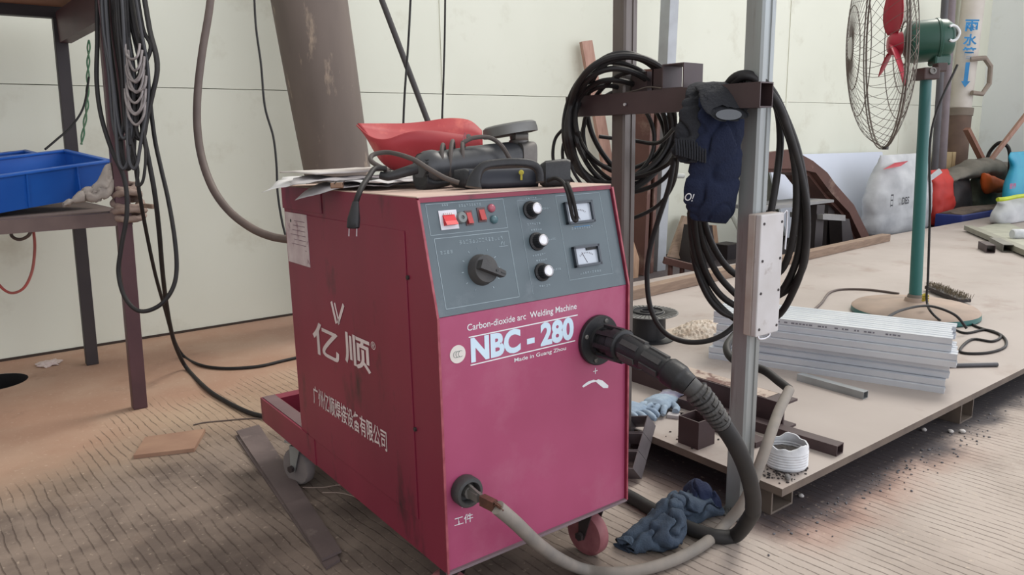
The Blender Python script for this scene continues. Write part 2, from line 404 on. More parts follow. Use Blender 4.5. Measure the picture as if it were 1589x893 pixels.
# ------------------------------------------------------------------ welding machine
MR = bpy.data.objects.new('welding_machine', None); COL.objects.link(MR)
MR.rotation_euler = (-.0095, .0028, -.0014)
tag(MR, 'crimson carbon-dioxide arc welding machine on casters with a grey-blue control panel', 'welding machine')
mW, mZ0, mZp, mZt, mYt, mD, mDe = .5, .153, .675, .89, .0546, .752, 1.093
MI = MW(MR)
def fr(px, py): q = MI.inverted() @ P(px, py, pl=(MI @ V((0, 0, 0)), MI.to_3x3() @ V((0, 1, 0)))); return q
def sd(px, py): return MI.inverted() @ P(px, py, pl=(MI @ V((0, 0, 0)), MI.to_3x3() @ V((1, 0, 0))))
def tp(px, py): return MI.inverted() @ P(px, py, pl=(MI @ V((0, 0, mZt)), MI.to_3x3() @ V((0, 0, 1))))
PU, PV = V((1, 0, 0)), V((0, mYt, mZt-mZp)).normalized(); PN = PU.cross(PV)
def pn(px, py):
    q = MI.inverted() @ P(px, py, pl=(MI @ V((0, 0, mZp)), MI.to_3x3() @ PN)); return q
def PP(u, v, n=0): return V((0, 0, mZp))+PU*u+PV*v+PN*n
def mo(name, bm, mat, par=None, **k): return ob(name, bm, mat, par or MR, local=True, **k)
# body: side shells as one profile, front plates inset between them
prof = [(-.006, mZ0), (-.006, mZp+.001), (mYt-.007, mZt), (mYt+.004, mZt+.006), (mD, mZt+.006), (mD, mZ0+.08), (mD, mZ0)]
for x in (0, mW-.003):
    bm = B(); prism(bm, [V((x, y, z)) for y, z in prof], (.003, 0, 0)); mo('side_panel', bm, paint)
bm = B(); bbox(bm, (.003, .002, mZ0), (mW-.003, mD-.002, mZp)); 
prism(bm, [V((.003, y, z)) for y, z in ((.006, mZp-.01), (mYt+.004, mZt-.004), (mD-.002, mZt-.004), (mD-.002, mZp-.01))], (mW-.006, 0, 0))
mo('chassis', bm, paint)
bm = B(); bbox(bm, (.003, 0, mZ0+.003), (mW-.003, .0025, mZp-.0005)); mo('front_panel', bm, front_glare_paint)
bm = B(); bbox(bm, (0.0, mYt-.004, mZt+.0055), (mW, mD, mZt+.0085), bev=.001); mo('top_cover', bm, top_dust)
bm = B(); bbox(bm, (-.003, .5, mZt-.05), (-.0003, mD+.003, mZt+.007), bev=.001); bbox(bm, (-.003, mD, mZt-.05), (mW+.002, mD+.003, mZt+.007)); mo('lid_flange', bm, paint)
bm = B(); bbox(bm, (.003, mYt-.0065, mZt-.003), (mW-.003, mYt+.004, mZt+.0055)); mo('top_lip', bm, paint)
# worn edge trims down both sides of the front
for nm, x in (('edge', -.001), ('edge', mW-.002)):
    bm = B()
    bar(bm, (x+.0015, -.007, mZ0+.002), (x+.0015, -.007, mZp), .0045, .0025, (0, 1, 0)); bar(bm, (x+.0015, -.007, mZp), (x+.0015, mYt-.008, mZt+.002), .0045, .0025, (0, 1, 0))
    mo('front_edge', bm, edge_paint)
bm = B(); bbox(bm, (0, -.007, mZ0-.002), (mW, .002, mZ0+.004)); mo('bottom_flange', bm, M('grey_edge', (128, 112, 118), .7))
# service hatch on the side
q1, q2, q3, q4 = sd(487, 678), sd(650, 806), sd(637, 360), sd(446, 330)
bm = B(); y0, y1, zb, zt_ = q2.y, mD-.06, q2.z, sd(635, 360).z
bbox(bm, (-.0022, y0, zb), (-.0002, y1, zt_), bev=.0008); mo('side_hatch', bm, paint)
for (y_, z_) in ((y0-.006, zb+.2), (y0-.006, zt_-.09), (y1+.01, zt_-.02)):
    bm = B(); cyl(bm, (-.004, y_, z_), (0, y_, z_), .0045, n=10); mo('screw', bm, steel_k)
# base rail that runs out behind
bm = B()
bbox(bm, (-.002, .66, mZ0), (.045, mDe, mZ0+.075)); bbox(bm, (mW-.045, .66, mZ0), (mW+.002, mDe, mZ0+.075)); bbox(bm, (0.045, mDe-.045, mZ0), (mW-.045, mDe, mZ0+.075))
mo('base_rail', bm, paint)
bm = B(); bbox(bm, (.004, mD+.002, mZ0+.0755), (.042, mDe-.003, mZ0+.077)); bbox(bm, (.046, mD+.01, mZ0+.01), (mW-.046, mDe-.046, mZ0+.016)); mo('rail_top', bm, M('rail_dust', (112, 90, 92), .8))
# casters
def caster(x, y, wheel_mat, yaw=0, side=1, r=.056, fork_mat=None):
    fork_mat = fork_mat or steel_k
    zz = (MI.inverted() @ (MI @ V((x, y, 0)) * 1)).z
    gz = -(MI @ V((x, y, 0))).z
    R3 = Matrix.Rotation(yaw, 3, 'Z')
    t = bpy.data.objects.new('caster', None); COL.objects.link(t); t.parent = MR; t.location = (x, y, 0)
    t.rotation_euler = (0, 0, yaw)
    bm = B(); bbox(bm, (-.034, -.03, mZ0-.006), (.034, .03, mZ0)); cyl(bm, (0, 0, mZ0-.02), (0, 0, mZ0-.006), .022, n=20)
    for s in (-1, 1): prism(bm, [V((s*.021, a, b)) for a, b in ((-.022, mZ0-.018), (.022, mZ0-.018), (.012+.012, gz+r-.01), (-.004+.012, gz+r-.01))], (s*.003, 0, 0))
    bbox(bm, (-.023, -.022, mZ0-.024), (.023, .022, mZ0-.018)); ob('caster_fork', bm, fork_mat, t, local=True)
    bm = B(); c = V((0, .014, gz+r+.001))
    lathe(bm, [(.004, -.016), (r-.012, -.016), (r-.004, -.0155), (r, -.010), (r, .010), (r-.004, .0155), (r-.012, .016), (.004, .016)], c, axis=(1, 0, 0), n=36)
    ob('wheel', bm, wheel_mat, t, local=True, smooth=True, ang=50)
    bm = B(); cyl(bm, c-V((.030, 0, 0)), c+V((.030, 0, 0)), .007, n=12); cyl(bm, c-V((.036, 0, 0)), c-V((.028, 0, 0)), .011, n=6); ob('axle', bm, steel_k, t, local=True)
whl = M('red_brown_wheel', (150, 96, 100), .6, c2=(120, 66, 74), scale=30)
whl_g = M('grey_wheel', (96, 90, 90), .7, c2=(120, 112, 110), scale=20)
caster(.445, .055, whl, .12); caster(.05, .05, whl, .5)
caster(.035, .87, whl_g, .35, fork_mat=M('pale_fork', (150, 152, 150), .5, .4)); caster(.455, .87, whl_g, .2, fork_mat=galv)

# control panel
bm = B(); 
a, b, c, d = PP(.004, .0005), PP(mW-.004, .0005), PP(mW-.004, .2205), PP(.004, .2205)
prism(bm, [a-PN*.001, b-PN*.001, c-PN*.001, d-PN*.001], PN*.003); cp = mo('control_panel', bm, panel_m)
T0 = .0022
def plate(bm, u0, u1, v0, v1, n0, n1):
    prism(bm, [PP(u0, v0, n0), PP(u1, v0, n0), PP(u1, v1, n0), PP(u0, v1, n0)], PN*(n1-n0))
def lines(bm, pts, w=.0011, close=True):
    n = len(pts)
    for k in range(n if close else n-1):
        a, b = pts[k], pts[(k+1) % n]
        bar(bm, PP(*a, T0), PP(*b, T0), .0006, w, up=PU if abs(a[0]-b[0]) < 1e-6 else PV)
bm = B()
lines(bm, [(.018, .155), (.197, .155), (.197, .214), (.018, .214)], .0009)
lines(bm, [(.024, .014), (.197, .014), (.197, .148), (.024, .148)], .0011)
lines(bm, [(.232, .014), (.232, .208), (.297, .208)], .0006, False)
lines(bm, [(.335, .03), (.462, .03), (.462, .212), (.335, .212)], .0008)
# short strokes standing for the panel's worn print
random.seed(3)
def strokes(bm, u, v, n, h=.005, gap=.0065):
    for k in range(n):
        uu = u+k*gap; w = gap*.62
        for j in range(3):
            if random.random() < .75: bar(bm, PP(uu, v+h*j/2, T0), PP(uu+w, v+h*j/2, T0), .0006, .0008, up=PV)
        if random.random() < .8: bar(bm, PP(uu+w*random.choice((.1, .5, .9)), v, T0), PP(uu+w*.5, v+h, T0), .0006, .0008, up=PU)
strokes(bm, .078, .133, 14, .006, .0075); strokes(bm, .032, .118, 4, .005, .0075); strokes(bm, .09, .205, 9, .004, .006)
strokes(bm, .053, .209, 3, .003, .005); strokes(bm, .248, .156, 6, .003, .006); strokes(bm, .248, .091, 6, .003, .006); strokes(bm, .252, .026, 5, .003, .006)
for vv in (.186, .12, .056): strokes(bm, .292, vv, 5, .003, .005); strokes(bm, .255, vv+.024, 5, .002, .006)
strokes(bm, .365, .137, 9, .0035, .007); strokes(bm, .367, .039, 9, .003, .007)
dc = (.117, .078)
for k in range(11):
    a_ = math.radians(-60+k*30); rr = .041
    bar(bm, PP(dc[0]+rr*math.cos(a_), dc[1]+rr*math.sin(a_), T0), PP(dc[0]+(rr+.004)*math.cos(a_), dc[1]+(rr+.004)*math.sin(a_), T0), .0006, .0014, up=PV+PU*.3)
for k in (-1, 0): lines(bm, [(.183+k*.007, .129), (.1805+k*.007, .121), (.178, .129)], .0008, False)
lines(bm, [(.168, .119), (.19, .119)], .0008, False)
mo('panel_print', bm, grey_p, cp)
# main switch: white bezel, red rocker
def sw(name, u0, u1, v0, v1, bez, rock, lift=.006):
    t = mo(name, (lambda b_: (plate(b_, u0, u1, v0, v1, .001, .004), b_)[1])(B()), bez)
    bm = B(); m_ = .18*(u1-u0); va, vb = v0+m_, v1-m_*1.3; vm = (va+vb)/2-.002
    pr = [PP(u0+m_, va, .004), PP(u0+m_, va, .004+lift*1.3), PP(u0+m_, vm, .004+lift*.8), PP(u0+m_, vb, .004+lift*.25), PP(u0+m_, vb, .004)]
    prism(bm, pr, PU*(u1-u0-2*m_)); ob('rocker', bm, rock, t, local=True)
    return t
t = sw('power_switch', .042, .082, .163, .2, M('white_bezel', (214, 214, 222), .4), red_sw, .009)
bm = B()
for k in range(5): plate(bm, .052+k*.0042, .0545+k*.0042, .1905, .1945, .0045, .0075)
ob('switch_ridge', bm, M('switch_white', (230, 220, 222), .5), t, local=True)
sw('toggle_switch', .100, .117, .167, .196, M('switch_frame', (90, 60, 62), .5), red_dl, .005)
sw('toggle_switch', .130, .149, .171, .2, M('switch_frame', (90, 60, 62), .5), red_dl, .005)
bm = B(); c0 = PP(.0905, .183); lathe(bm, [(.0008, .007), (.004, .007), (.004, .010), (.0095, .010), (.0115, .007), (.0115, .001)], c0, axis=PN, n=28); mo('fuse_socket', bm, M('fuse_grey', (120, 128, 128), .5), smooth=True)
for (u, v, mm) in ((.165, .197, M('lamp_pink', (176, 96, 112), .3)), (.1665, .174, M('lamp_teal', (84, 116, 124), .3))):
    bm = B(); lathe(bm, [(.0085, .001), (.0085, .005), (.006, .0085), (.0005, .010)], PP(u, v), axis=PN, n=24); mo('indicator_lamp', bm, mm, smooth=True, ang=60)
# selector dial
bm = B(); c0 = PP(*dc); lathe(bm, [(.031, .001), (.031, .003), (.028, .007), (.0275, .020), (.026, .022), (.0005, .022)], c0, axis=PN, n=40)
dial = mo('selector_dial', bm, dusty_blk, smooth=True)
bm = B(); da = math.radians(-28); dd = PU*math.cos(da)+PV*math.sin(da); dn = PN.cross(dd)
prism(bm, [c0+PN*.022+dd*(-.022)+dn*.009, c0+PN*.022-dd*.022-dn*.009, c0+PN*.022+dd*.034-dn*.006, c0+PN*.022+dd*.036, c0+PN*.022+dd*.034+dn*.006], PN*.016)
ob('pointer_grip', bm, dusty_blk, dial, local=True)
bm = B(); cyl(bm, c0+PN*.037+dd*.014, c0+PN*.0392+dd*.014, .0028, n=10); bar(bm, c0+PN*.0385+dd*.023, c0+PN*.0385+dd*.034, .0006, .002, up=dn); ob('pointer_mark', bm, M('dial_mark', (30, 32, 34), .5), dial, local=True)
# three knobs
for (u, v) in ((.262, .186), (.264, .120), (.264, .056)):
    bm = B(); c0 = PP(u, v); n_ = 24
    for k in range(1): pass
    M3 = frame(PN); rings = []
    for r_, h_ in ((.019, .001), (.019, .006), (.0150, .008), (.0138, .024), (.0125, .025), (.0003, .025)):
        rings.append([bm.verts.new(c0+M3 @ V(((r_-(.0008 if k % 2 and .006 < h_ < .025 else 0))*math.cos(2*math.pi*k/36), (r_-(.0008 if k % 2 and .006 < h_ < .025 else 0))*math.sin(2*math.pi*k/36), h_))) for k in range(36)])
    for A, Bq in zip(rings[:-1], rings[1:]):
        for k in range(36): bm.faces.new((A[k], A[(k+1) % 36], Bq[(k+1) % 36], Bq[k]))
    kb = mo('knob', bm, black_pl)
    bm = B(); lathe(bm, [(.0115, .0245), (.0115, .0268), (.009, .028), (.0088, .0272), (.0003, .0272)], c0, axis=PN, n=28); ob('knob_cap', bm, chrome, kb, local=True, smooth=True)
# two meters
for (u0, u1, v0, v1) in ((.352, .430, .148, .196), (.354, .428, .054, .099)):
    bm = B()
    for (a0, a1, b0, b1) in ((u0, u1, v0, v0+.005), (u0, u1, v1-.005, v1), (u0, u0+.005, v0, v1), (u1-.005, u1, v0, v1)): plate(bm, a0, a1, b0, b1, .001, .011)
    mt = mo('meter', bm, M('meter_bezel', (58, 66, 76), .35))
    bm = B(); plate(bm, u0+.005, u1-.005, v0+.005, v1-.005, .001, .0045); ob('meter_window', bm, glassy, mt, local=True)
    bm = B(); bar(bm, PP((u0+u1)/2, v0+.008, .0052), PP((u0+u1)/2-.012, v1-.014, .0052), .0004, .0008, up=PU)
    for k in range(9):
        a_ = math.radians(50+k*10); bar(bm, PP((u0+u1)/2+.026*math.cos(a_), v0+.006+.022*math.sin(a_), .0052), PP((u0+u1)/2+.029*math.cos(a_), v0+.006+.025*math.sin(a_), .0052), .0004, .0007, up=PU)
    ob('needle', bm, M('meter_ink', (90, 70, 80), .6), mt, local=True)
bm = B(); plate(bm, .392, .422, .088, .0935, .0045, .0065); mo('meter_gap', bm, M('meter_black', (22, 24, 26), .6))
bm = B(); bar(bm, PP(.372, .1415, T0), PP(.418, .1415, T0), .0006, .0018, up=PV); mo('blue_print', bm, cyan_p, cp)

# front lettering
def ftext(name, body, p0, p1, h, mat=white_p, bold=0.0):
    A = MI @ fr(*p0); Bp = MI @ fr(*p1); Z = MI.to_3x3() @ V((0, 0, 1))
    return lettering(name, body, A, Bp-A, Z, (Bp-A).length, h, mat, MR, bold, n_lift=.0007)
ftext('heading_lettering', 'Carbon-dioxide arc  Welding Machine', (725, 517.5), (894.5, 482.5), .0175, bold=.006)
ftext('model_lettering', 'NBC - 280', (731, 564), (890, 526.5), .0505, M('pale_blue_white_print', (206, 226, 240), .6, c2=(190, 214, 232)), bold=.045)
ftext('origin_lettering', 'Made in Guang Zhou', (798, 564.5), (878, 545), .0110, bold=.009)
ftext('socket_lettering', '工件', (705, 818), (734, 809), .0195, bold=.004)
for (p, q) in (((727, 524), (896, 489)), ((730, 567.2), (892, 529))):
    bm = B(); A, Bp = fr(*p), fr(*q); A.y = Bp.y = -.0008; bar(bm, A, Bp, .0006, .0022, (0, 0, 1)); mo('printed_rule', bm, white_p)
bm = B(); c_ = fr(923.5, 576); bbox(bm, (c_.x-.0065, -.001, c_.z-.0008), (c_.x+.0065, -.0003, c_.z+.0008)); bbox(bm, (c_.x-.0008, -.001, c_.z-.0068), (c_.x+.0008, -.0003, c_.z+.0068)); mo('plus_sign', bm, white_p)
bm = B(); c_ = fr(721, 786); bbox(bm, (c_.x-.007, -.001, c_.z-.0012), (c_.x+.005, -.0003, c_.z+.0012)); mo('minus_sign', bm, white_p); bm = B()
# torch pictogram
tg = [(903, 600), (905, 601.5), (917, 594.5), (924, 592.5), (929, 597), (936, 602.5), (943, 602.5), (943.5, 598.5), (934, 590.5), (928, 589), (925, 590.5), (921, 589.5), (912, 592.5), (906, 597)]
vs = [fr(*q) for q in tg]; prism(bm, [V((v.x, -.0003, v.z)) for v in vs], (0, -.0007, 0))
mo('torch_pictogram', bm, white_p)
bm = B(); c_ = fr(710, 550); lathe(bm, [(.0178, .0003), (.0178, .0010), (.0003, .0010)], V((c_.x, 0, c_.z)), axis=(0, -1, 0), n=40); badge = mo('certification_badge', bm, M('badge_white', (226, 220, 214), .5))
bm = B()
for k in range(3):
    cx = c_.x-.0045+k*.0055
    for j in range(14):
        a0, a1 = math.radians(50+j*18.5), math.radians(50+(j+1)*18.5); rr = .0062
        bar(bm, V((cx+rr*.85*math.cos(a0), -.0013, c_.z+rr*math.sin(a0))), V((cx+rr*.85*math.cos(a1), -.0013, c_.z+rr*math.sin(a1))), .0005, .0009, (0, 1, 0))
for v in bm.verts: pass
ob('badge_letters', bm, M('badge_green', (90, 116, 108), .6), badge, local=True)
# side lettering
def stext(name, body, p0, p1, h, bold=0.0, mat=None):
    A = MI @ sd(*p0); Bp = MI @ sd(*p1); Z = MI.to_3x3() @ V((0, 0, 1)); X = MI.to_3x3() @ V((0, -1, 0))
    return lettering(name, body, A, X, Z, (Bp-A).dot(X), h, mat or M('cream_print', (222, 206, 206), .7), MR, bold, n_lift=.0032)
hz = lambda px, ya, yb: (sd(px, ya).z-sd(px, yb).z)
stext('brand_lettering', '亿', (489, 546), (528, 546), hz(508, 503, 553), .014)
stext('brand_lettering', '顺', (538, 562), (577, 562), hz(557, 528, 577), .016)
stext('registered_mark', '®', (578, 541), (585, 541), hz(581, 529, 541), .002)
stext('company_lettering', '广州亿顺焊接设备有限公司', (489, 626), (599, 626), hz(540, 622, 652), .012)
bm = B()
for (p, q) in (((516, 468), (524, 502)), ((521, 470), (528.5, 502.5)), ((535, 473), (526.5, 502))):
    A, Bp = sd(*p), sd(*q); A.x = Bp.x = -.0032; bar(bm, A, Bp, .0006, .010 if p[0] != 521 else .006, (0, 1, 0))
mo('logo', bm, M('cream_print', (222, 206, 206), .7))
# inspection sticker
bm = B(); cs = [sd(444, 329), sd(475, 333), sd(481, 414), sd(450, 404)]
ya, yb = sd(445, 340).y, sd(478, 345).y; za, zb2 = sd(460, 331).z, sd(466, 410).z
bbox(bm, (-.0036, yb, zb2), (-.0024, ya, za)); stk = mo('sticker', bm, M('sticker_paper', (198, 186, 186), .8, c2=(170, 150, 154), scale=20, dirt=(110, 66, 78), dirt_s=26, dirt_lo=.58, dirt_hi=.7))
bm = B(); random.seed(5)
for k in range(7): bbox(bm, (-.0041, yb+.015, za-.02-k*.012), (-.0035, yb+.02+random.random()*(ya-yb-.045), za-.0185-k*.012))
ob('sticker_print', bm, M('sticker_ink', (130, 108, 120), .8), stk, local=True)
# sockets
sc1 = fr(926, 527); sc1.y = 0
bm = B(); lathe(bm, [(.0003, .001), (.055, .001), (.056, .003), (.056, .011), (.054, .013), (.034, .013), (.032, .021), (.026, .021), (.026, .013), (.0003, .013)], sc1, axis=(0, -1, 0), n=48); t = mo('torch_socket', bm, black_pl, smooth=True)
for k in range(4):
    a_ = math.radians(45+90*k+25); c0 = sc1+V((.045*math.cos(a_), -.013, .045*math.sin(a_)))
    bm = B(); lathe(bm, [(.005, 0), (.005, .002), (.003, .003), (.0028, .0018), (.0003, .0018)], c0, axis=(0, -1, 0), n=16); ob('socket_screw', bm, casting, t, local=True)
sc2 = fr(719, 759); sc2.y = 0
bm = B(); lathe(bm, [(.0003, .001), (.030, .001), (.031, .004), (.031, .022), (.029, .026), (.023, .027), (.021, .024), (.020, .008), (.0003, .008)], sc2, axis=(0, -1, 0), n=44); mo('earth_socket', bm, dusty_blk, smooth=True)

# ------------------------------------------------------------------ cables plugged into the machine
# torch cable with connector
sk = MI @ sc1
t = thing('welding_cable', 'thick black welding cable plugged into the upper front socket, sweeping down to the floor', 'cable', sk)
cp_ = [sk+V((0, -.013, 0)), P(965, 537, d=1.575), P(1010, 560, d=1.505), P(1052, 586, d=1.455), P(1085, 613, d=1.44), P(1116, 652, d=1.46), P(1142, 692, d=1.50), P(1160, 735, d=1.57), P(1169, 780, d=1.67), P(1163, 812, d=1.77)]
path = smooth_path(cp_, 10)
def sect(i0, i1, rf, nm, mat, n=24, par=t, rib=None):
    ps = path[i0:i1+1]; bm = B(); m = len(ps)
    tube(bm, ps, rf, n=n, smooth=False); return ob(nm, bm, mat, par, smooth=True, ang=35)
L_ = [0]
for a_, b_ in zip(path[:-1], path[1:]): L_.append(L_[-1]+(b_-a_).length)
def at_len(s):
    for i in range(len(L_)-1):
        if L_[i+1] >= s: return path[i].lerp(path[i+1], (s-L_[i])/max(1e-9, L_[i+1]-L_[i]))
    return path[-1]
def seg_tube(nm, s0, s1, prof, mat, n=24, par=t, ns=24):
    bm = B(); ps = [at_len(s0+(s1-s0)*k/ns) for k in range(ns+1)]
    def rf(u):
        for (a0, r0_), (a1, r1_) in zip(prof[:-1], prof[1:]):
            if u <= a1+1e-9: return r0_+(r1_-r0_)*((u-a0)/max(1e-9, a1-a0))
        return prof[-1][1]
    tube(bm, ps, rf, n=n, smooth=False); return ob(nm, bm, mat, par, smooth=True, ang=35)
def seglen(px): 
    best = 0; 
    for i, p in enumerate(path):
        d_ = p-CP; x_ = 794.5+FPX*d_.dot(cr)/d_.dot(cf)
        if x_ <= px: best = i
    return L_[best]
sA, sB, sC, sD, sE = seglen(938), seglen(972), seglen(1040), seglen(1072), seglen(1126)
pg = seg_tube('plug', 0, sB, [(0, .025), (.3, .025), (.33, .031), (.62, .032), (.64, .036), (.95, .036), (1, .030)], black_pl)
for k in range(8):
    a_ = 2*math.pi*k/8; ax = (at_len(sB)-at_len(sA)).normalized(); F3 = frame(ax); o_ = F3 @ V((math.cos(a_), math.sin(a_), 0))
    bm = B(); bar(bm, at_len(sA+.006)+o_*.0355, at_len(sB-.004)+o_*.0355, .009, .006, up=o_); ob('grip_rib', bm, black_pl, pg)
sl_ = seg_tube('plug_sleeve', sB, sC, [(0, .029), (.1, .030), (.5, .027), (.52, .0245), (1, .0235)], black_pl)
for k in range(6):
    a_ = 2*math.pi*k/6+.3
    for (u0_, u1_) in ((.08, .46), (.56, .94)):
        p0_, p1_ = at_len(sB+(sC-sB)*u0_), at_len(sB+(sC-sB)*u1_); F3 = frame(p1_-p0_); o_ = F3 @ V((math.cos(a_), math.sin(a_), 0))
        rr = .0285 if u0_ < .5 else .0245
        bm = B(); bar(bm, p0_+o_*rr, p1_+o_*rr, .012, .004, up=o_); ob('sleeve_rib', bm, dusty_blk, sl_)
nut = seg_tube('gland_nut', sC, sD, [(0, .0265), (.05, .0285), (.6, .028), (.7, .025), (1, .022)], black_pl, n=14)
# strain relief with slots
b0 = seg_tube('strain_relief', sD, sE, [(0, .0205), (.2, .0185), (1, .0165)], dusty_blk)
bm = B(); nb = 9
for k in range(nb):
    s_ = sD+(sE-sD)*(.16+.80*k/nb); p_ = at_len(s_); q_ = at_len(s_+.004); ax = (q_-p_).normalized()
    R_ = .0250-.006*k/nb
    for side in (0, 1):
        F3 = frame(ax); pts_ = []
        for j in range(9):
            a_ = math.radians(-80+20*j+180*side+(90 if k % 2 else 0)); o_ = F3 @ V((math.cos(a_), math.sin(a_), 0)); pts_.append(p_+o_*(R_-.0035))
        tube(bm, pts_, .0048, n=6, smooth=False)
ob('relief_rings', bm, dusty_blk, b0)
gx = [P(x_, y_, z=.019) for x_, y_ in ((1142, 831), (1112, 833), (1080, 824), (1050, 811), (1010, 790), (975, 770), (930, 748), (890, 733))]
def floorz(p, zmin): return V((p.x, p.y, max(p.z, zmin)))
bm = B(); full = [at_len(sE-.01+(L_[-1]-sE)*k/10) for k in range(10)]
full += [floorz(p, .0125) for p in gx]
tube(bm, full, .0180, n=14, sub=6); ob('cable', bm, M('charcoal_cable', (36, 37, 39), .6, spec=.3, c2=(52, 50, 49), scale=15), t, smooth=True)

# earth cable
ek = MI @ sc2
t = thing('ground_cable', 'dusty grey earth cable from the lower socket, running up onto the platform', 'cable', ek)
bm = B(); e1 = P(752, 778, d=1.41); box(bm, ek.lerp(e1, .45), (.014, .016, .05), frame(e1-ek)); cyl(bm, ek+V((0, -.006, 0)), ek.lerp(e1, .35), .013, n=12)
bar(bm, ek.lerp(e1, .25)+V((0, 0, .01)), ek.lerp(e1, .9), .005, .016, (0, 0, 1)); bar(bm, ek.lerp(e1, .3)+V((.008, 0, -.008)), ek.lerp(e1, .95), .004, .012, (0, 0, 1))
ob('plug_clamp', bm, casting, t)
e2 = P(772, 788, d=1.385); bm = B(); box(bm, e1.lerp(e2, .3), (.014, .020, .036), frame(e2-e1)); ob('lug', bm, copper, t)
bm = B(); random.seed(2)
for k in range(9):
    q0 = e1.lerp(e2, .55)+V((random.uniform(-.006, .006), random.uniform(-.006, .006), random.uniform(-.006, .006)))
    q1_ = e2.lerp(e2+(e2-e1), .35)+V((random.uniform(-.005, .005), random.uniform(-.005, .005), random.uniform(-.006, .006)))
    tube(bm, [q0, q0.lerp(q1_, .5)+V((0, 0, random.uniform(.002, .007))), q1_], .0014, n=6, sub=4)
ob('frayed_strands', bm, copper, t)
gp = [e2, P(800, 812, d=1.42), P(835, 845, d=1.51), P(868, 868, d=1.63)]
fl = [(905, 884), (950, 890), (1000, 884), (1050, 868), (1095, 843), (1125, 815)]
gp += [P(x, y, z=.0155) for x, y in fl]
gp += [P(1155, 778, d=1.90), P(1176, 729, d=1.90), P(1192, 685, d=1.925), P(1208, 640, d=1.99), P(1225, 605, d=2.07)]
bm = B(); tube(bm, gp, .0140, n=12, sub=8); ob('cable', bm, grey_cab, t, smooth=True)
bm = B(); tube(bm, [gp[-1], P(1208, 592, d=2.12), P(1185, 575, d=2.18), P(1155, 566, d=2.24), P(1134, 555, d=2.3), P(1128, 538, d=2.36), P(1140, 520, d=2.45)], .0125, n=12); ob('far_end', bm, rubber, t, smooth=True)
# short grey hose lying behind machine joint with mains
# ------------------------------------------------------------------ things on top of the machine
TZ = .9
def sheet(label, c, rz, w, h, z, mat, crumple=.004, curl=.0, seed=0, droop=.12, group=None, name='paper_sheet', cat='paper', thick=.0006):
    bm = B(); nx, ny = 14, 12; vs = {}
    for i in range(nx+1):
        for j in range(ny+1):
            x, y = (i/nx-.5)*w, (j/ny-.5)*h
            X = c[0]+x*math.cos(rz)-y*math.sin(rz); Y = c[1]+x*math.sin(rz)+y*math.cos(rz)
            zz = z+abs(crumple*2*noise.noise(V((X*14+seed*5, Y*14, seed))))+curl*(abs(x)/w*2)**3
            if X < .0: zz -= droop*(-X)
            vs[i, j] = bm.verts.new((X, Y, zz))
    for i in range(nx):
        for j in range(ny): bm.faces.new((vs[i, j], vs[i+1, j], vs[i+1, j+1], vs[i, j+1]))
    return tag(ob(name, bm, mat, smooth=True, solid=thick), label, cat, group)
zt = TZ+.0015
sheet('grey creased sheet at the bottom of the pile, its corner drooping over the left edge', (.065, .44), .5, .18, .22, zt, paper2, .004, 0, 1, .45)
sheet('white creased sheet poking out beyond the machine top, leftmost of the pile', (.045, .61), .9, .16, .24, zt+.004, paper, .007, .004, 2, .25)
sheet('long curled sheet reaching under the angle grinder', (.14, .40), .25, .26, .16, zt+.007, paper, .007, .003, 3, .2)
sheet('grey printed sheet with a bulldog clip on its front edge', (.06, .50), 1.15, .17, .24, zt+.013, paper2, .005, 0, 4, .1)
sheet('small white slip lying nearest the grinder body', (.155, .31), -.2, .10, .05, zt+.016, paper, .003, 0, 5, 0)
sheet('stiff pale foam board lying across the top of the paper pile', (.15, .61), .12, .34, .18, zt+.027, M('foam_board', (206, 200, 196), .8), .0015, 0, 6, 0, name='foam_board', cat='board', thick=.004)
t = thing('bulldog_clip', 'small rusty metal clip pinching the front edge of the paper pile', 'clip', P(523, 289, d=1.56))
bm = B(); cc = P(523, 288, d=1.56); box(bm, cc, (.026, .014, .012), Matrix.Rotation(-.6, 3, 'Z'), .002); ob('clip_body', bm, M('clip_metal', (150, 120, 100), .4, .6), t)
bm = B(); tube(bm, [cc+V((-.008, -.004, .004)), cc+V((-.006, -.018, .010)), cc+V((.006, -.022, .010)), cc+V((.010, -.010, .004))], .0012, n=6); ob('clip_wire', bm, casting, t)

# red shell
def grid_surf(name, N_, B_, F_, mat, solid, parent=None, nu=28, nv=14):
    Np, Bp_, Fp = (smooth_path(q, nu) for q in (N_, B_, F_))
    rs = lambda q: [q[int(round(k*(len(q)-1)/nu))] for k in range(nu+1)]
    Np, Bp_, Fp = rs(Np), rs(Bp_), rs(Fp); bm = B(); g = []
    for i in range(nu+1):
        a, b, c = Np[i], Bp_[i]*2-(Np[i]+Fp[i])*.5, Fp[i]; row = []
        for j in range(nv+1):
            t_ = j/nv; p = a*(1-t_)**2+b*2*t_*(1-t_)+c*t_*t_
            row.append(bm.verts.new(p))
        g.append(row)
    for i in range(nu):
        for j in range(nv): bm.faces.new((g[i][j], g[i+1][j], g[i+1][j+1], g[i][j+1]))
    return ob(name, bm, mat, parent, smooth=True, solid=solid, ang=60)
t = thing('welding_mask', 'red scooped welding face shield lying open side up behind the angle grinder', 'face shield', P(650, 275, d=1.86))
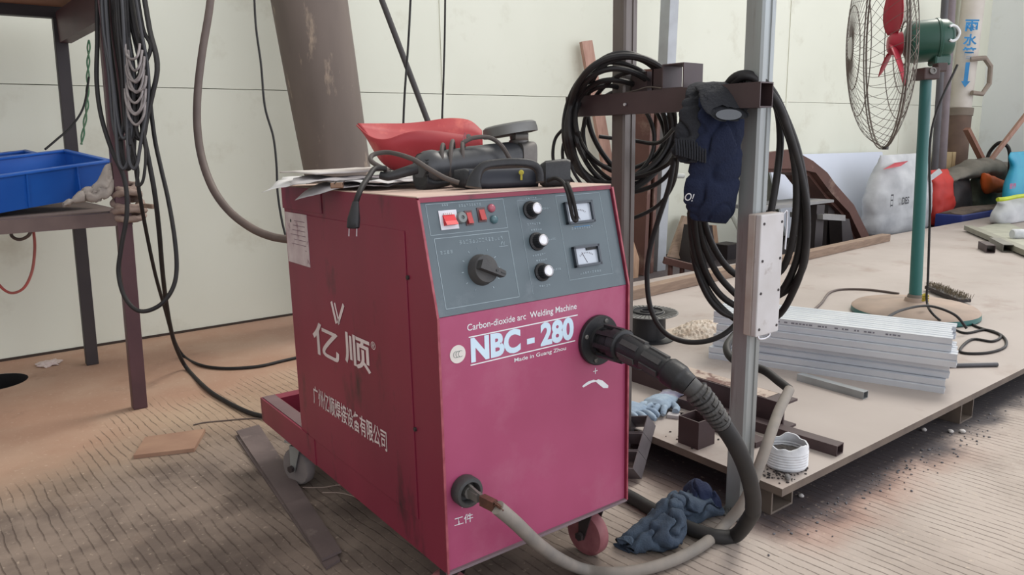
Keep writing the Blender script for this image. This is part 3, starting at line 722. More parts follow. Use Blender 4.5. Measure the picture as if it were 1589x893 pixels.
grid_surf('shell', [P(553, 194, d=1.80), P(575, 212, d=1.74), P(600, 216, d=1.72), P(635, 205, d=1.73), P(670, 203, d=1.77), P(710, 208, d=1.83), P(748, 214, d=1.90)],
          [P(575, 215, d=1.86), P(590, 245, d=1.84), P(612, 262, d=1.83), P(645, 268, d=1.85), P(690, 268, d=1.88), P(730, 262, d=1.92), P(750, 250, d=1.96)],
          [P(555, 192, d=1.86), P(590, 192, d=1.93), P(625, 192, d=1.97), P(660, 189, d=2.0), P(695, 184, d=2.02), P(728, 187, d=2.03), P(748, 203, d=2.02)], red_pl, .003, t)
bm = B(); pa = [P(718, 215, d=1.80), P(716, 235, d=1.80), P(712, 262, d=1.83)]; 
tube(bm, [P(722, 207, d=1.80), P(717, 225, d=1.79), P(712, 262, d=1.83)], .0022, n=6); ob('seam', bm, edge_paint, t)
bm = B(); q = P(727, 212, d=1.795); lathe(bm, [(.006, 0), (.006, .003), (.003, .004), (.0003, .004)], q, axis=-cf, n=14); ob('rivet', bm, casting, t)

# angle grinder
G0, G1 = P(652, 262, d=1.60), P(800, 243, d=1.78); ga = (G1-G0).normalized(); GF = frame(ga)
t = thing('angle_grinder', 'black angle grinder wrapped in its own cord, disc guard raised at the right', 'power tool', P(720, 290, d=1.66))
bm = B(); L0 = (G1-G0).length
lathe(bm, [(.0003, -.004), (.022, -.004), (.030, .004), (.037, .018), (.0375, .035), (.034, .050), (.0335, .075), (.0345, .078), (.0345, .13), (.036, .134), (.036, L0-.02), (.031, L0), (.0003, L0)], G0, axis=ga, n=32)
ob('motor_housing', bm, M('grinder_black', (46, 48, 52), .4, c2=(62, 63, 66), scale=12), t, smooth=True, ang=35)
bm = B()
for k in range(9):
    for s_ in (-.6, -.25, .1, .45, .8):
        pass
for row in range(2):
    for k in range(6):
        a_ = math.radians(205+row*0); o_ = None
for k in range(6):
    for s_ in (.024+.0, .088):
        a_ = math.radians(-38+k*11); zz_ = cu*math.sin(a_)-cf*math.cos(a_); rr = .0372 if s_ < .05 else .0345
        o_ = G0+ga*s_+zz_*rr; bar(bm, o_-ga*.005, o_+ga*.006, .0025, .0016, up=zz_)
ob('vent_slots', bm, M('vent_black', (16, 16, 18), .8), t)
bm = B(); h0 = P(640, 240, d=1.59)   # rear handle dropping at the left, resting on the papers
loft(bm, dense([(G0+ga*.0, cu*.034, GF.col[0]*.030), (G0-cu*.028+ga*.004, cu*.024, GF.col[0]*.026), (G0+ga*.045-cu*.036, cu*.012, GF.col[0]*.022), (G0+ga*.13-cu*.034, cu*.008, GF.col[0]*.018)], 4), n=16, cap0=True, cap1=True)
ob('rear_grip', bm, black_pl, t, smooth=True)
hc = G1+ga*.018
bm = B(); loft(bm, dense([(G1-ga*.004, cu*.034, GF.col[0]*.034), (G1+ga*.02, cu*.034, GF.col[0]*.033), (G1+ga*.045, cu*.033, GF.col[0]*.028), (G1+ga*.050, cu*.030, GF.col[0]*.022)], 3), n=20, cap0=True, cap1=True, sq=4)
ob('gear_head', bm, casting, t, smooth=True, ang=30)
bm = B(); gn = (cu*.97-cr*.17-cf*.15).normalized(); nk = G1+ga*.012+cu*.030
cyl(bm, nk-gn*.01, nk+gn*.022, .020, n=24); lathe(bm, [(.024, .002), (.024, .010), (.02, .012), (.0003, .012)], nk, axis=gn, n=24); ob('spindle_neck', bm, casting, t, smooth=True)
bm = B(); gc = P(791, 201, d=1.77)
lathe(bm, [(.0003, .012), (.058, .012), (.064, .008), (.066, -.004), (.066, -.013), (.063, -.013), (.061, -.004), (.056, .004), (.0003, .006)], gc, axis=gn, n=48)
ob('disc_guard', bm, M('guard_grey', (120, 120, 118), .5, .5, c2=(92, 92, 92), scale=12), t, smooth=True, ang=35)
bm = B(); cyl(bm, gc-gn*.012, gc-gn*.008, .055, n=40); ob('grinding_disc', bm, M('abrasive', (62, 56, 54), .9), t)
bm = B(); q = P(812, 212, d=1.74); cyl(bm, q-cr*.018, q+cr*.012, .008, n=12); ob('guard_clamp', bm, casting, t)
# cord: from the rear grip left, around, wraps, and down to the plug
bm = B()
cp2 = [P(640, 268, d=1.58), P(612, 271, d=1.56), P(595, 262, d=1.55), P(576, 250, d=1.56), P(580, 240, d=1.58), P(605, 237, d=1.58), P(640, 247, d=1.545), P(665, 262, d=1.54), P(690, 276, d=1.54), P(712, 284, d=1.545)]
tube(bm, cp2, .0052, n=10); 
for cx_, tilt in ((685, 0), (697, 3), (716, -2)):
    k_ = (cx_-652)/148; cc = G0.lerp(G1, k_); R_ = .040 if cx_ < 700 else .0385; top = .052 if cx_ == 697 else .046
    pts_ = []
    for j in range(13):
        a_ = math.radians(-70+j*22); pts_.append(cc+ga*(.0015*tilt*math.sin(a_))+(cu*math.sin(a_)*(top if math.sin(a_) > 0 else R_)-cf*math.cos(a_)*R_))
    tube(bm, pts_, .0048, n=8, sub=4)
tube(bm, [P(718, 222, d=1.66), P(735, 214, d=1.67), P(760, 214, d=1.68), P(778, 226, d=1.68), P(790, 245, d=1.69), P(797, 256, d=1.71)], .005, n=8)
ob('cord', bm, M('cord_grey', (86, 78, 74), .7, c2=(66, 60, 58), scale=20), t, smooth=True)
bm = B(); tube(bm, [P(645, 262, d=1.575), P(625, 268, d=1.56), P(603, 274, d=1.55), P(590, 272, d=1.55)], lambda u: .012-.004*u, n=12); ob('cord_boot', bm, black_pl, t, smooth=True)
bm = B(); tube(bm, [P(600, 262, d=1.545), P(582, 262, d=1.535), P(572, 275, d=1.50), P(562, 290, d=1.47), P(556, 303, d=1.455), P(552, 315, d=1.455)], .0058, n=10); ob('plug_lead', bm, rubber, t, smooth=True)
pq = P(549, 332, d=1.447); 
bm = B(); loft(bm, [(P(552, 313, d=1.452), cr*.006, cf*.006), (P(551, 322, d=1.45), cr*.008, cf*.007), (P(549, 340, d=1.447), cr*.0125, cf*.008), (P(548, 353, d=1.447), cr*.0125, cf*.008), (P(548, 355, d=1.447), cr*.009, cf*.006)], n=16, cap0=True, cap1=True, sq=3)
pl_ = ob('mains_plug', bm, black_pl, t, smooth=True)
for dx in (-6, 6):
    bm = B(); bar(bm, P(548+dx, 354, d=1.447), P(547.5+dx, 367, d=1.449), .0012, .004, up=cf); ob('plug_pin', bm, chrome, pl_)

# tool with an arched handle
t = thing('power_tool', 'black tool with an arched carrying handle and a wrist strap over the upper meter', 'power tool', P(790, 288, d=1.50))
bm = B(); hp = [P(735, 291, d=1.475), P(738, 275, d=1.48), P(750, 259, d=1.485), P(775, 254, d=1.50), P(805, 253, d=1.515), P(826, 256, d=1.53), P(836, 266, d=1.54), P(838, 283, d=1.545)]
hs = smooth_path(hp, 6); m_ = len(hs); secs = []
for i, p in enumerate(hs):
    tn = (hs[min(i+1, m_-1)]-hs[max(i-1, 0)]).normalized(); sd_ = cf; nn = tn.cross(sd_).normalized(); u_ = i/(m_-1)
    w_ = .0085+.008*max(0, .25-u_)*4; secs.append((p, nn*w_, sd_*.014))
loft(bm, secs, n=18, cap0=True, cap1=True, sq=4); hd = ob('handle', bm, black_pl, t, smooth=True, ang=40)
bm = B(); loft(bm, [(P(722, 278, d=1.60), cu*.020, cf*.030), (P(760, 280, d=1.60), cu*.021, cf*.03), (P(835, 276, d=1.64), cu*.021, cf*.03)], n=18, cap0=True, cap1=True, sq=5); ob('tool_body', bm, M('tool_blue_black', (30, 35, 48), .45, c2=(40, 44, 54)), t, smooth=True, ang=35)
bm = B(); loft(bm, [(P(698, 284, d=1.58), cu*.004, cf*.008), (P(706, 278, d=1.575), cu*.018, cf*.018), (P(722, 277, d=1.57), cu*.020, cf*.02), (P(728, 277, d=1.57), cu*.016, cf*.02)], n=16, cap0=True, cap1=True, sq=4); ob('end_foot', bm, black_pl, t, smooth=True, ang=35)
bm = B(); loft(bm, [(P(838, 271, d=1.60), cu*.020, cf*.022), (P(846, 271, d=1.60), cu*.027, cf*.03), (P(878, 268, d=1.62), cu*.028, cf*.03), (P(884, 268, d=1.62), cu*.025, cf*.026)], n=20, cap0=True, cap1=True, sq=5); bp_ = ob('battery_block', bm, black_pl, t, smooth=True, ang=35)
bm = B(); loft(bm, [(P(842, 256, d=1.60), cf*.010, cu*.002), (P(860, 251, d=1.60), cf*.012, cu*.003), (P(878, 248, d=1.61), cf*.008, cu*.002)], n=12, cap0=True, cap1=True); ob('catch', bm, rubber, bp_, smooth=True)
bm = B(); q = P(809, 268, d=1.585); lathe(bm, [(.0003, .0), (.0055, .0), (.0055, .003), (.003, .004), (.0003, .004)], q, axis=-cf, n=16); cyl(bm, q-cu*.004, q-cu*.016, .0025, n=8); ob('yellow_lock_button', bm, M('yellow_paint', (196, 186, 70), .5), t)
bm = B(); st = [P(850, 281, d=1.575), P(862, 277, d=1.56), P(874, 284, d=1.535), P(881, 300, d=1.515), P(885, 320, d=1.52), P(889, 338, d=1.53), P(893, 343, d=1.53), P(895, 338, d=1.53), P(891, 318, d=1.52), P(886, 298, d=1.512), P(880, 284, d=1.53)]
tube(bm, st, .0042, n=8); ob('wrist_strap', bm, rubber, t, smooth=True)

# ------------------------------------------------------------------ steel frame: posts and cross beam
def post(label, x, y, z0, z1, w, mat, grp=None):
    t = thing('steel_post', label, 'post', (x, y, z0))
    bm = B(); channel(bm, (x, y, z0), (x, y, z1), w, w, .004, w*.36, up=(0, 1, 0), flip=1); ob('upright', bm, mat, t)
    return t
PH = 2.0
t = thing('steel_post', 'galvanised upright carrying the junction box, standing on the floor at the platform corner', 'post', (.89, -.04, 0))
def ushape(bm, x, y, z0, z1, w):     # pressed upright: square tube with a raised rib down the front
    prism(bm, [V((x+a*w/2, y+b*w/2, z0)) for a, b in ((-1, -.8), (-.8, -1), (-.25, -1), (-.2, -.88), (.2, -.88), (.25, -1), (.8, -1), (1, -.8), (1, .8), (.8, 1), (-.8, 1), (-1, .8))], (0, 0, z1-z0))
bm = B(); ushape(bm, .89, -.04, 0, PH, .052); ob('upright', bm, post_m, t)
bm = B(); box(bm, (.89, -.04, .003), (.085, .085, .006)); 
for k in range(14):
    a_ = k*.45; cyl(bm, (.89+.03*math.cos(a_), -.04+.03*math.sin(a_), .004), (.89+.027*math.cos(a_), -.04+.027*math.sin(a_), .014+.012*random.random()), .008, .004, n=7)
ob('foot_weld', bm, M('weld_grey', (120, 122, 122), .7, .3, c2=(84, 80, 78), scale=40, bump=.4), t)
t = thing('steel_post', 'brownish steel upright behind the left end of the cross beam', 'post', (.87, .38, .1))
bm = B(); ushape(bm, .87, .385, .1, PH, .052); ob('upright', bm, post_b, t)
t = thing('cross_beam', 'dark brown square tube bolted across the two uprights, gloves and cables hung over it', 'beam', (.835, .23, 1.06))
bm = B(); hollow(bm, (.833, -.105, 1.0885), (.833, .565, 1.0885), .05, .057, .003); ob('square_tube', bm, steel_d, t)
bm = B(); cyl(bm, (.805, .315, 1.085), (.80, .315, 1.085), .004, n=10); ob('bolt', bm, chrome, t)
# stub and clips on the beam
t = thing('steel_offcut', 'short brown square tube offcut standing on the cross beam left of the black cloth', 'steel offcut', (.833, .165, 1.117))
bm = B(); hollow(bm, (.815, .16, 1.1485), (.895, .165, 1.1485), .068, .062, .003); ob('tube_piece', bm, steel_d, t)
t = thing('steel_bracket', 'brown angle plates welded on the beam between upright and offcut', 'bracket', (.845, .30, 1.117))
bm = B(); bbox(bm, (.855, .262, 1.117), (.90, .266, 1.175)); bbox(bm, (.855, .225, 1.117), (.858, .268, 1.175)); ob('plate', bm, steel_d, t)
bm = B(); bbox(bm, (.86, .29, 1.117), (.90, .345, 1.172)); ob('plate', bm, steel_d, t)
bm = B(); tube(bm, [(.835, .35, 1.118), (.83, .30, 1.122), (.832, .26, 1.128), (.83, .21, 1.122)], .0018, n=6); ob('tie_wire', bm, wire_m, t)

# junction box on the right upright
t = thing('junction_box', 'white-grey junction box with screwed lid fixed to the right upright', 'electrical box', (.885, -.09, .51))
bm = B(); bbox(bm, (.838, -.088, .512), (.932, -.0665, .812), bev=.003); ob('box_body', bm, M('shaded_grey_box', (156, 140, 130), .7, c2=(180, 172, 168), scale=14), t)  # browner than the lid: shade on the box's side is put into this colour
bm = B(); bbox(bm, (.838, -.104, .512), (.932, -.088, .812), bev=.003); ob('box_lid', bm, M('grey_white_box', (196, 194, 196), .55, c2=(176, 172, 170), scale=10, dirt=(120, 100, 88), dirt_s=16, dirt_lo=.6, dirt_hi=.8), t)
for x_ in (.850, .922):
    for z_ in (.53, .62, .70, .79):
        bm = B(); cyl(bm, (x_, -.1055, z_), (x_, -.103, z_), .0035, n=10); ob('lid_screw', bm, steel_k, t)
bm = B(); tube(bm, [(.86, -.095, .513), (.862, -.097, .503), (.885, -.097, .500), (.905, -.096, .504), (.908, -.095, .513)], .003, n=8); tube(bm, [(.925, -.10, .80), (.938, -.105, .815), (.942, -.105, .78), (.940, -.105, .72)], .0022, n=8); ob('wire_loop', bm, chrome, t, smooth=True)

# left coil on the beam
def cable(name, label, pts, r, mat, cat='cable', group=None, sub=8, n=10, closed=False):
    bm = B(); tube(bm, [P(a, b, d=d) for a, b, d in pts], r, n=n, sub=sub, closed=closed)
    return tag(ob(name, bm, mat, smooth=True), label, cat, group)
def dep(px, py):   # in front of the upright above the beam, behind it below
    if py < 150: return 2.02
    if px < 900: return 2.10 + max(0, py-200)*.0035 if py < 240 else 2.24
    return 2.26
t = thing('cable_coil', 'large black coil of welding cable hooked over the left end of the cross beam', 'cable coil', P(965, 300, d=2.2))
loops = [((968, 190), (86, 108), .4, .0085), ((958, 196), (78, 92), 1.0, .0080), ((972, 182), (74, 96), 2.1, .0075), ((962, 205), (72, 82), 3.3, .0075), ((950, 210), (66, 72), 4.2, .0065), ((975, 200), (70, 84), 5.4, .0065), ((955, 192), (80, 98), .9, .006), ((978, 178), (64, 96), 2.8, .008), ((963, 175), (80, 86), 5.0, .007), ((968, 215), (62, 76), 1.7, .0065)]
bm = B(); random.seed(11)
for li, ((cx_, cy_), (rx_, ry_), ph, r_) in enumerate(loops):
    pts_ = []
    for k in range(22):
        a_ = 2*math.pi*k/22; wob = 1+.05*math.sin(2*a_+ph)+.035*math.sin(3*a_+ph*2)
        x_, y_ = cx_+rx_*wob*math.cos(a_), cy_-ry_*wob*math.sin(a_)
        dd_ = 2.14+.17*math.tanh((y_-150)/34.)+.006*(li-3)
        if x_ < 898: dd_ = min(dd_, 2.12+.004*li)+max(0, min(1, (y_-225)/30))*.12
        pts_.append(P(x_, y_, d=dd_))
    tube(bm, pts_, r_, n=8, sub=4, closed=True)
ob('coil_loops', bm, rubber, t, smooth=True)
bm = B()
tube(bm, [P(a, b, d=d) for a, b, d in ((880, 195, 2.2), (862, 215, 2.22), (858, 245, 2.22), (866, 262, 2.22), (884, 285, 2.24), (905, 300, 2.26))], .005, n=8)
tube(bm, [P(a, b, d=d) for a, b, d in ((890, 200, 2.2), (874, 225, 2.22), (876, 260, 2.22), (893, 288, 2.23), (912, 300, 2.25))], .005, n=8)
tube(bm, [P(a, b, d=d) for a, b, d in ((900, 204, 2.2), (884, 230, 2.22), (888, 262, 2.22), (905, 290, 2.23))], .005, n=8)
ob('slack_strands', bm, rubber, t, smooth=True)
bm = B()
tube(bm, [P(a, b, d=d) for a, b, d in ((1048, 228, 2.05), (1042, 262, 2.2), (1020, 285, 2.25), (985, 298, 2.28), (950, 300, 2.3))], .007, n=8)
tube(bm, [P(a, b, d=d) for a, b, d in ((1050, 235, 2.05), (1036, 255, 2.2), (1000, 272, 2.25), (955, 280, 2.3))], .007, n=8)
tube(bm, [P(a, b, d=d) for a, b, d in ((1052, 240, 2.05), (1045, 285, 2.2), (1022, 318, 2.25), (985, 338, 2.28), (955, 342, 2.3))], .006, n=8)
tube(bm, [P(a, b, d=d) for a, b, d in ((1046, 200, 2.05), (1020, 222, 2.22), (980, 218, 2.28), (930, 212, 2.26))], .006, n=8)
ob('gathered_strands', bm, rubber, t, smooth=True)
cable('hanging_cable', 'black cable dropping left of the gloves and looping low past the spool to the upright', [(1046, 245, 2.08), (1038, 290, 2.1), (1022, 340, 2.12), (1009, 385, 2.14), (1004, 430, 2.15), (1010, 480, 2.14), (1030, 515, 2.12), (1060, 530, 2.1), (1095, 530, 2.08), (1125, 518, 2.07), (1150, 495, 2.07)], .0075, rubber)

# cable coil hanging over the right upright
t = thing('cable_coil', 'heavy black cable coil slung over the right upright, hanging behind the junction box', 'cable coil', P(1190, 480, d=2.0))
bm = B(); random.seed(4)
rl = [
 [(1120, 150, 1.80), (1138, 128, 1.775), (1160, 120, 1.77), (1190, 140, 1.78), (1212, 180, 1.80), (1232, 240, 1.83), (1243, 310, 1.87), (1241, 380, 1.91), (1226, 430, 1.96), (1200, 465, 2.02), (1160, 480, 2.06), (1120, 460, 2.06), (1092, 415, 2.02), (1078, 350, 1.97), (1080, 280, 1.92), (1095, 200, 1.86)],
 [(1125, 145, 1.80), (1145, 122, 1.765), (1170, 122, 1.76), (1200, 150, 1.77), (1222, 200, 1.79), (1240, 260, 1.82), (1252, 330, 1.86), (1248, 400, 1.91), (1232, 450, 1.96), (1205, 492, 2.03), (1160, 505, 2.07), (1112, 470, 2.07), (1085, 420, 2.03), (1072, 350, 1.98), (1078, 270, 1.93), (1095, 190, 1.87)],
 [(1122, 142, 1.80), (1142, 118, 1.755), (1168, 117, 1.755), (1196, 138, 1.765), (1218, 180, 1.79), (1238, 235, 1.815), (1250, 300, 1.85), (1252, 370, 1.895), (1244, 420, 1.94), (1215, 455, 2.0), (1165, 470, 2.05), (1125, 440, 2.05), (1100, 400, 2.01), (1084, 345, 1.97), (1084, 270, 1.92), (1098, 190, 1.865)],
 [(1128, 142, 1.79), (1150, 119, 1.75), (1176, 126, 1.75), (1206, 160, 1.77), (1226, 215, 1.80), (1236, 290, 1.84), (1230, 370, 1.89), (1212, 420, 1.95), (1180, 430, 2.01), (1140, 425, 2.03), (1108, 385, 2.0), (1090, 330, 1.96), (1088, 260, 1.91), (1102, 190, 1.86)],
]
for k, pp in enumerate(rl): tube(bm, [P(a, b, d=d) for a, b, d in pp], .0092, n=10, sub=6, closed=True)
ob('coil_loops', bm, rubber, t, smooth=True)
bm = B(); tube(bm, [P(a, b, d=d) for a, b, d in ((1150, 126, 1.775), (1185, 140, 1.80), (1205, 165, 1.82), (1211, 215, 1.84), (1206, 270, 1.85), (1198, 320, 1.86), (1192, 345, 1.87))], .009, n=10); ob('box_feed', bm, rubber, t, smooth=True)
bm = B(); tube(bm, [P(a, b, d=d) for a, b, d in ((1070, 330, 2.0), (1076, 400, 2.02), (1095, 455, 2.04), (1120, 485, 2.06), (1150, 495, 2.07))], .0075, n=10); ob('inner_strand', bm, rubber, t, smooth=True)

# gloves / sleeves hung over the beam
t = thing('work_sleeve', 'charcoal knitted sleeve draped over the beam, its ribbed cuff hanging to the left', 'sleeve', P(1075, 255, d=1.82))
bm = B()
sc_ = [((1128, 150, 1.88), 26, 22, .012), ((1118, 136, 1.86), 28, 20, .014), ((1100, 139, 1.82), 28, 14, .016), ((1090, 165, 1.785), 29, 8, .016), ((1080, 200, 1.785), 27, 6, .018), ((1072, 228, 1.79), 26, 8, .019), ((1071, 240, 1.79), 27, 10, .018), ((1078, 254, 1.79), 22, 6, .014)]
secs = []
for (x_, y_, d_), hw, sl2, th in sc_:
    c_ = P(x_, y_, d=d_); a_ = (cr*hw-cu*sl2*.35)*d_/FPX*1.12; secs.append((c_, a_, cf*th))
loft(bm, dense(secs, 12), n=56, cap0=True, cap1=True, wr=.0065, wf=17, seed=2, sharp=1); ob('knitted_sleeve', bm, blackcl, t, smooth=True, ang=80)
bm = B()
for k in range(12):
    u_ = (k+.5)/12; p0_ = P(1046+u_*50, 215+u_*8, d=1.768); p1_ = P(1048+u_*48, 240+u_*14, d=1.768); 
    tube(bm, [p0_, p0_.lerp(p1_, .5)-cf*.003, p1_], .0026, n=6, sub=4)
ob('ribbed_cuff', bm, blackcl, t, smooth=True)
t = thing('work_sleeve', 'long navy work sleeve hanging straight down from the beam, white letters at its edge', 'sleeve', P(1100, 350, d=1.84))
bm = B()
sc_ = [((1128, 175, 1.90), 30, .01), ((1126, 140, 1.86), 34, .012), ((1122, 134, 1.81), 34, .014), ((1121, 150, 1.772), 34, .014), ((1118, 190, 1.765), 36, .020), ((1112, 240, 1.785), 40, .024), ((1104, 300, 1.815), 43, .026), ((1100, 328, 1.83), 40, .024), ((1103, 345, 1.84), 29, .014)]
secs = []
for (x_, y_, d_), hw, th in sc_:
    secs.append((P(x_, y_, d=d_), (cr*hw-cu*(3 if y_ > 300 else 0))*d_/FPX, cf*th))
loft(bm, dense(secs, 12), n=64, cap0=True, cap1=True, wr=.0055, wf=13, seed=5, sharp=1); sv = ob('sleeve_tube', bm, navy, t, smooth=True, ang=80)
bm = B(); secs = []
for (x_, y_, d_), hw, hh in (((1118, 133, 1.80), 34, 8), ((1122, 140, 1.765), 37, 13), ((1126, 154, 1.74), 36, 19), ((1129, 168, 1.728), 33, 20), ((1131, 177, 1.72), 27, 14)):
    secs.append((P(x_, y_, d=d_), cr*hw*1.12*d_/FPX, (cu*hh*1.05)*d_/FPX+cf*.010))
loft(bm, dense(secs, 10), n=56, cap0=True, wr=.005, wf=22, seed=8, sharp=1); 
ob('turned_cuff', bm, blackcl, t, smooth=True, ang=80)
bm = B(); lathe(bm, [(.0003, 0), (.5, 0), (1, .0)], (0, 0, 0), n=24); bm.transform(Matrix.Translation(P(1131, 178, d=1.712)) @ Matrix(((cr.x, cu.x, cf.x), (cr.y, cu.y, cf.y), (cr.z, cu.z, cf.z))).to_4x4() @ Matrix.Diagonal((.030, .0125, .004, 1)))
ob('cuff_lining', bm, inner_cl, t)
from mathutils.bvhtree import BVHTree
tree = BVHTree.FromObject(sv, bpy.context.evaluated_depsgraph_get())
bm = lettering('white_letters', 'O!', P(1079, 302, d=1.70), cr*.97-cu*.22, cu*.97+cr*.22, .019, .018, white_p, None, .01)
bmesh.ops.subdivide_edges(bm, edges=bm.edges[:], cuts=1)
for v in bm.verts:
    hit = tree.ray_cast(v.co-sv.parent.location, cf)
    v.co = (hit[0]+sv.parent.location-cf*.0015) if hit[0] else v.co+cf*.11
me_ = ob('white_letters', bm, white_p, t)

# ------------------------------------------------------------------ platform
PZ = .1
t = thing('steel_platform', 'low dusty steel plate platform on box-section bearers, filling the right of the hall', 'platform', (5, .95, 0))
bm = B(); bbox(bm, (.925, -.145, PZ-.022), (9.2, 2.05, PZ)); o = ob('deck_plate', bm, plate_m, t)
o.data.materials.append(plate_edge)
for pg_ in o.data.polygons:
    if abs(pg_.normal.z) < .5 or pg_.normal.z < 0: pg_.material_index = 1
for (x0_, y0_) in ((1.0, -.10), (1.0, 1.0), (1.0, 1.9), (2.05, -.135), (2.05, 1.0), (3.4, -.12), (5, -.12), (7, -.12), (3.4, 1.95), (5, 1.95), (7, 1.95)):
    bm = B(); hollow(bm, (x0_, y0_, .039), (x0_, y0_+.12, .039), .10, .078, .006); ob('bearer', bm, plate_edge, t)
bm = B(); bbox(bm, (1.3, .7, 0.001), (1.36, 1.9, .078)); ob('bearer', bm, steel_k, t)
# gritty filings and crumbs
def crumbs(name, label, cat, spots, mat, rmin, rmax, seed):
    bm = B(); random.seed(seed)
    for (x, y, z, sx, sy, n) in spots:
        for k in range(n):
            r_ = random.uniform(rmin, rmax); p = V((x+random.gauss(0, sx), y+random.gauss(0, sy), z+r_*.5))
            m3 = Matrix.Translation(p) @ Matrix.Rotation(random.random()*6, 4, 'Z') @ Matrix.Diagonal((r_*random.uniform(.6, 1.5), r_, r_*random.uniform(.4, .9), 1))
            bmesh.ops.create_icosphere(bm, subdivisions=1, radius=1, matrix=m3)
    return tag(ob(name, bm, mat), label, cat, kind='stuff')
crumbs('grit', 'dark filings scattered on the plate around the white woven pot', 'grit', [(.985, -.09, PZ, .022, .02, 60), (1.06, -.115, PZ, .03, .010, 20), (1.0, .22, PZ, .03, .04, 25)], soot, .0015, .004, 3)
crumbs('slag_crumbs', 'pale and dark slag crumbs on the blackened floor before the platform', 'slag', [(1.3, -.19, 0, .25, .03, 90), (1.9, -.20, 0, .35, .03, 80)], M('slag', (110, 110, 116), .8, c2=(60, 60, 66), scale=80), .0012, .0042, 9)
for k, (px, py, r_, lb) in enumerate(((1243, 772, .008, 'white pebble on the black grit nearest the platform corner'), (1434, 669, .009, 'flat grey chip beside the bearer end'), (1475, 672, .009, 'pale stone left of its twin on the bare floor'), (1493, 672, .010, 'rounded pale stone, rightmost of the loose ones'), (1430, 650, .008, 'white scrap under the platform edge'))):
    bm = B(); bmesh.ops.create_icosphere(bm, subdivisions=2, radius=r_)
    for v in bm.verts: v.co *= 1+.35*noise.noise(v.co*90+V((k, 0, 0))); v.co.z *= .7
    bm.transform(Matrix.Translation(P(px, py, z=0)+V((0, 0, r_*.6)))); tag(ob('pebble', bm, M('pebble_pale', (196, 192, 190), .8)), lb, 'stone')

# things on the platform ------------------------------------------------
# dark box beam and the bar before it
t = thing('steel_channel', 'long dark brown C-channel lying on the platform behind the galvanised upright', 'steel channel', (1.26, .5, PZ))
bm = B(); channel(bm, (1.295, .075, PZ+.045), (1.285, 1.3, PZ+.045), .075, .09, .007, .007, flip=-1); o = ob('channel_section', bm, steel_d, t)
bm = B(); bbox(bm, (1.262, .14, PZ+.0905), (1.326, 1.1, PZ+.0915)); ob('dust_film', bm, M('dust_tan', (188, 172, 160), .9, dirt=(110, 84, 78), dirt_s=14, dirt_lo=.52, dirt_hi=.6), t)
bm = B(); hollow(bm, (1.235, -.125, PZ+.016), (1.195, .42, PZ+.016), .04, .031, .003); tag(ob('steel_tube', bm, steel_d), 'thin brown box tube running out behind the white pot, open end towards the floor', 'steel tube')
bm = B(); bar(bm, (1.115, .05, PZ+.009), (1.13, .34, PZ+.009), .05, .016); tag(ob('flat_bar', bm, steel_d), 'dark flat bar lying beside the upright, left of the white pot', 'steel bar')
bm = B(); bar(bm, (1.17, .70, PZ+.015), (1.185, 1.35, PZ+.015), .03, .03); tag(ob('steel_tube', bm, steel_k), 'dark tube lying along the foot of the brown channel near the machine', 'steel tube')
# cut square tubes
t = P(1090, 694, z=PZ); bm = B(); hollow(bm, (t.x+.008, t.y+.03, PZ+.0005), (t.x+.008, t.y+.03, PZ+.085), .075, .075, .004, up=(0, 1, 0))
tag(ob('square_tube_piece', bm, steel_d), 'grey-brown square tube piece standing upright alone on the platform edge', 'steel offcut')
# three leaning pieces beside the machine
e1_, e2_ = V((.64, 0, -.77)).normalized(), V((-.68, -.35, -.57)).normalized(); e4_ = e1_.cross(e2_).normalized()
F3c = P(993, 722, z=.050); names_ = ('topmost', 'middle', 'lowest')
for k in range(3):
    cc = F3c-e2_*(.0625*(2-k))+e4_*.036
    bm = B(); hollow(bm, cc-e1_*.028, cc+e1_*.028, .072, .061, .003, up=e2_)
    tag(ob('square_tube_piece', bm, M('grey_tube_steel', (122, 116, 120), .5, .2, c2=(98, 92, 96), scale=14)), f'{names_[k]} of the three cut square tubes leaning between machine and platform', 'steel offcut')
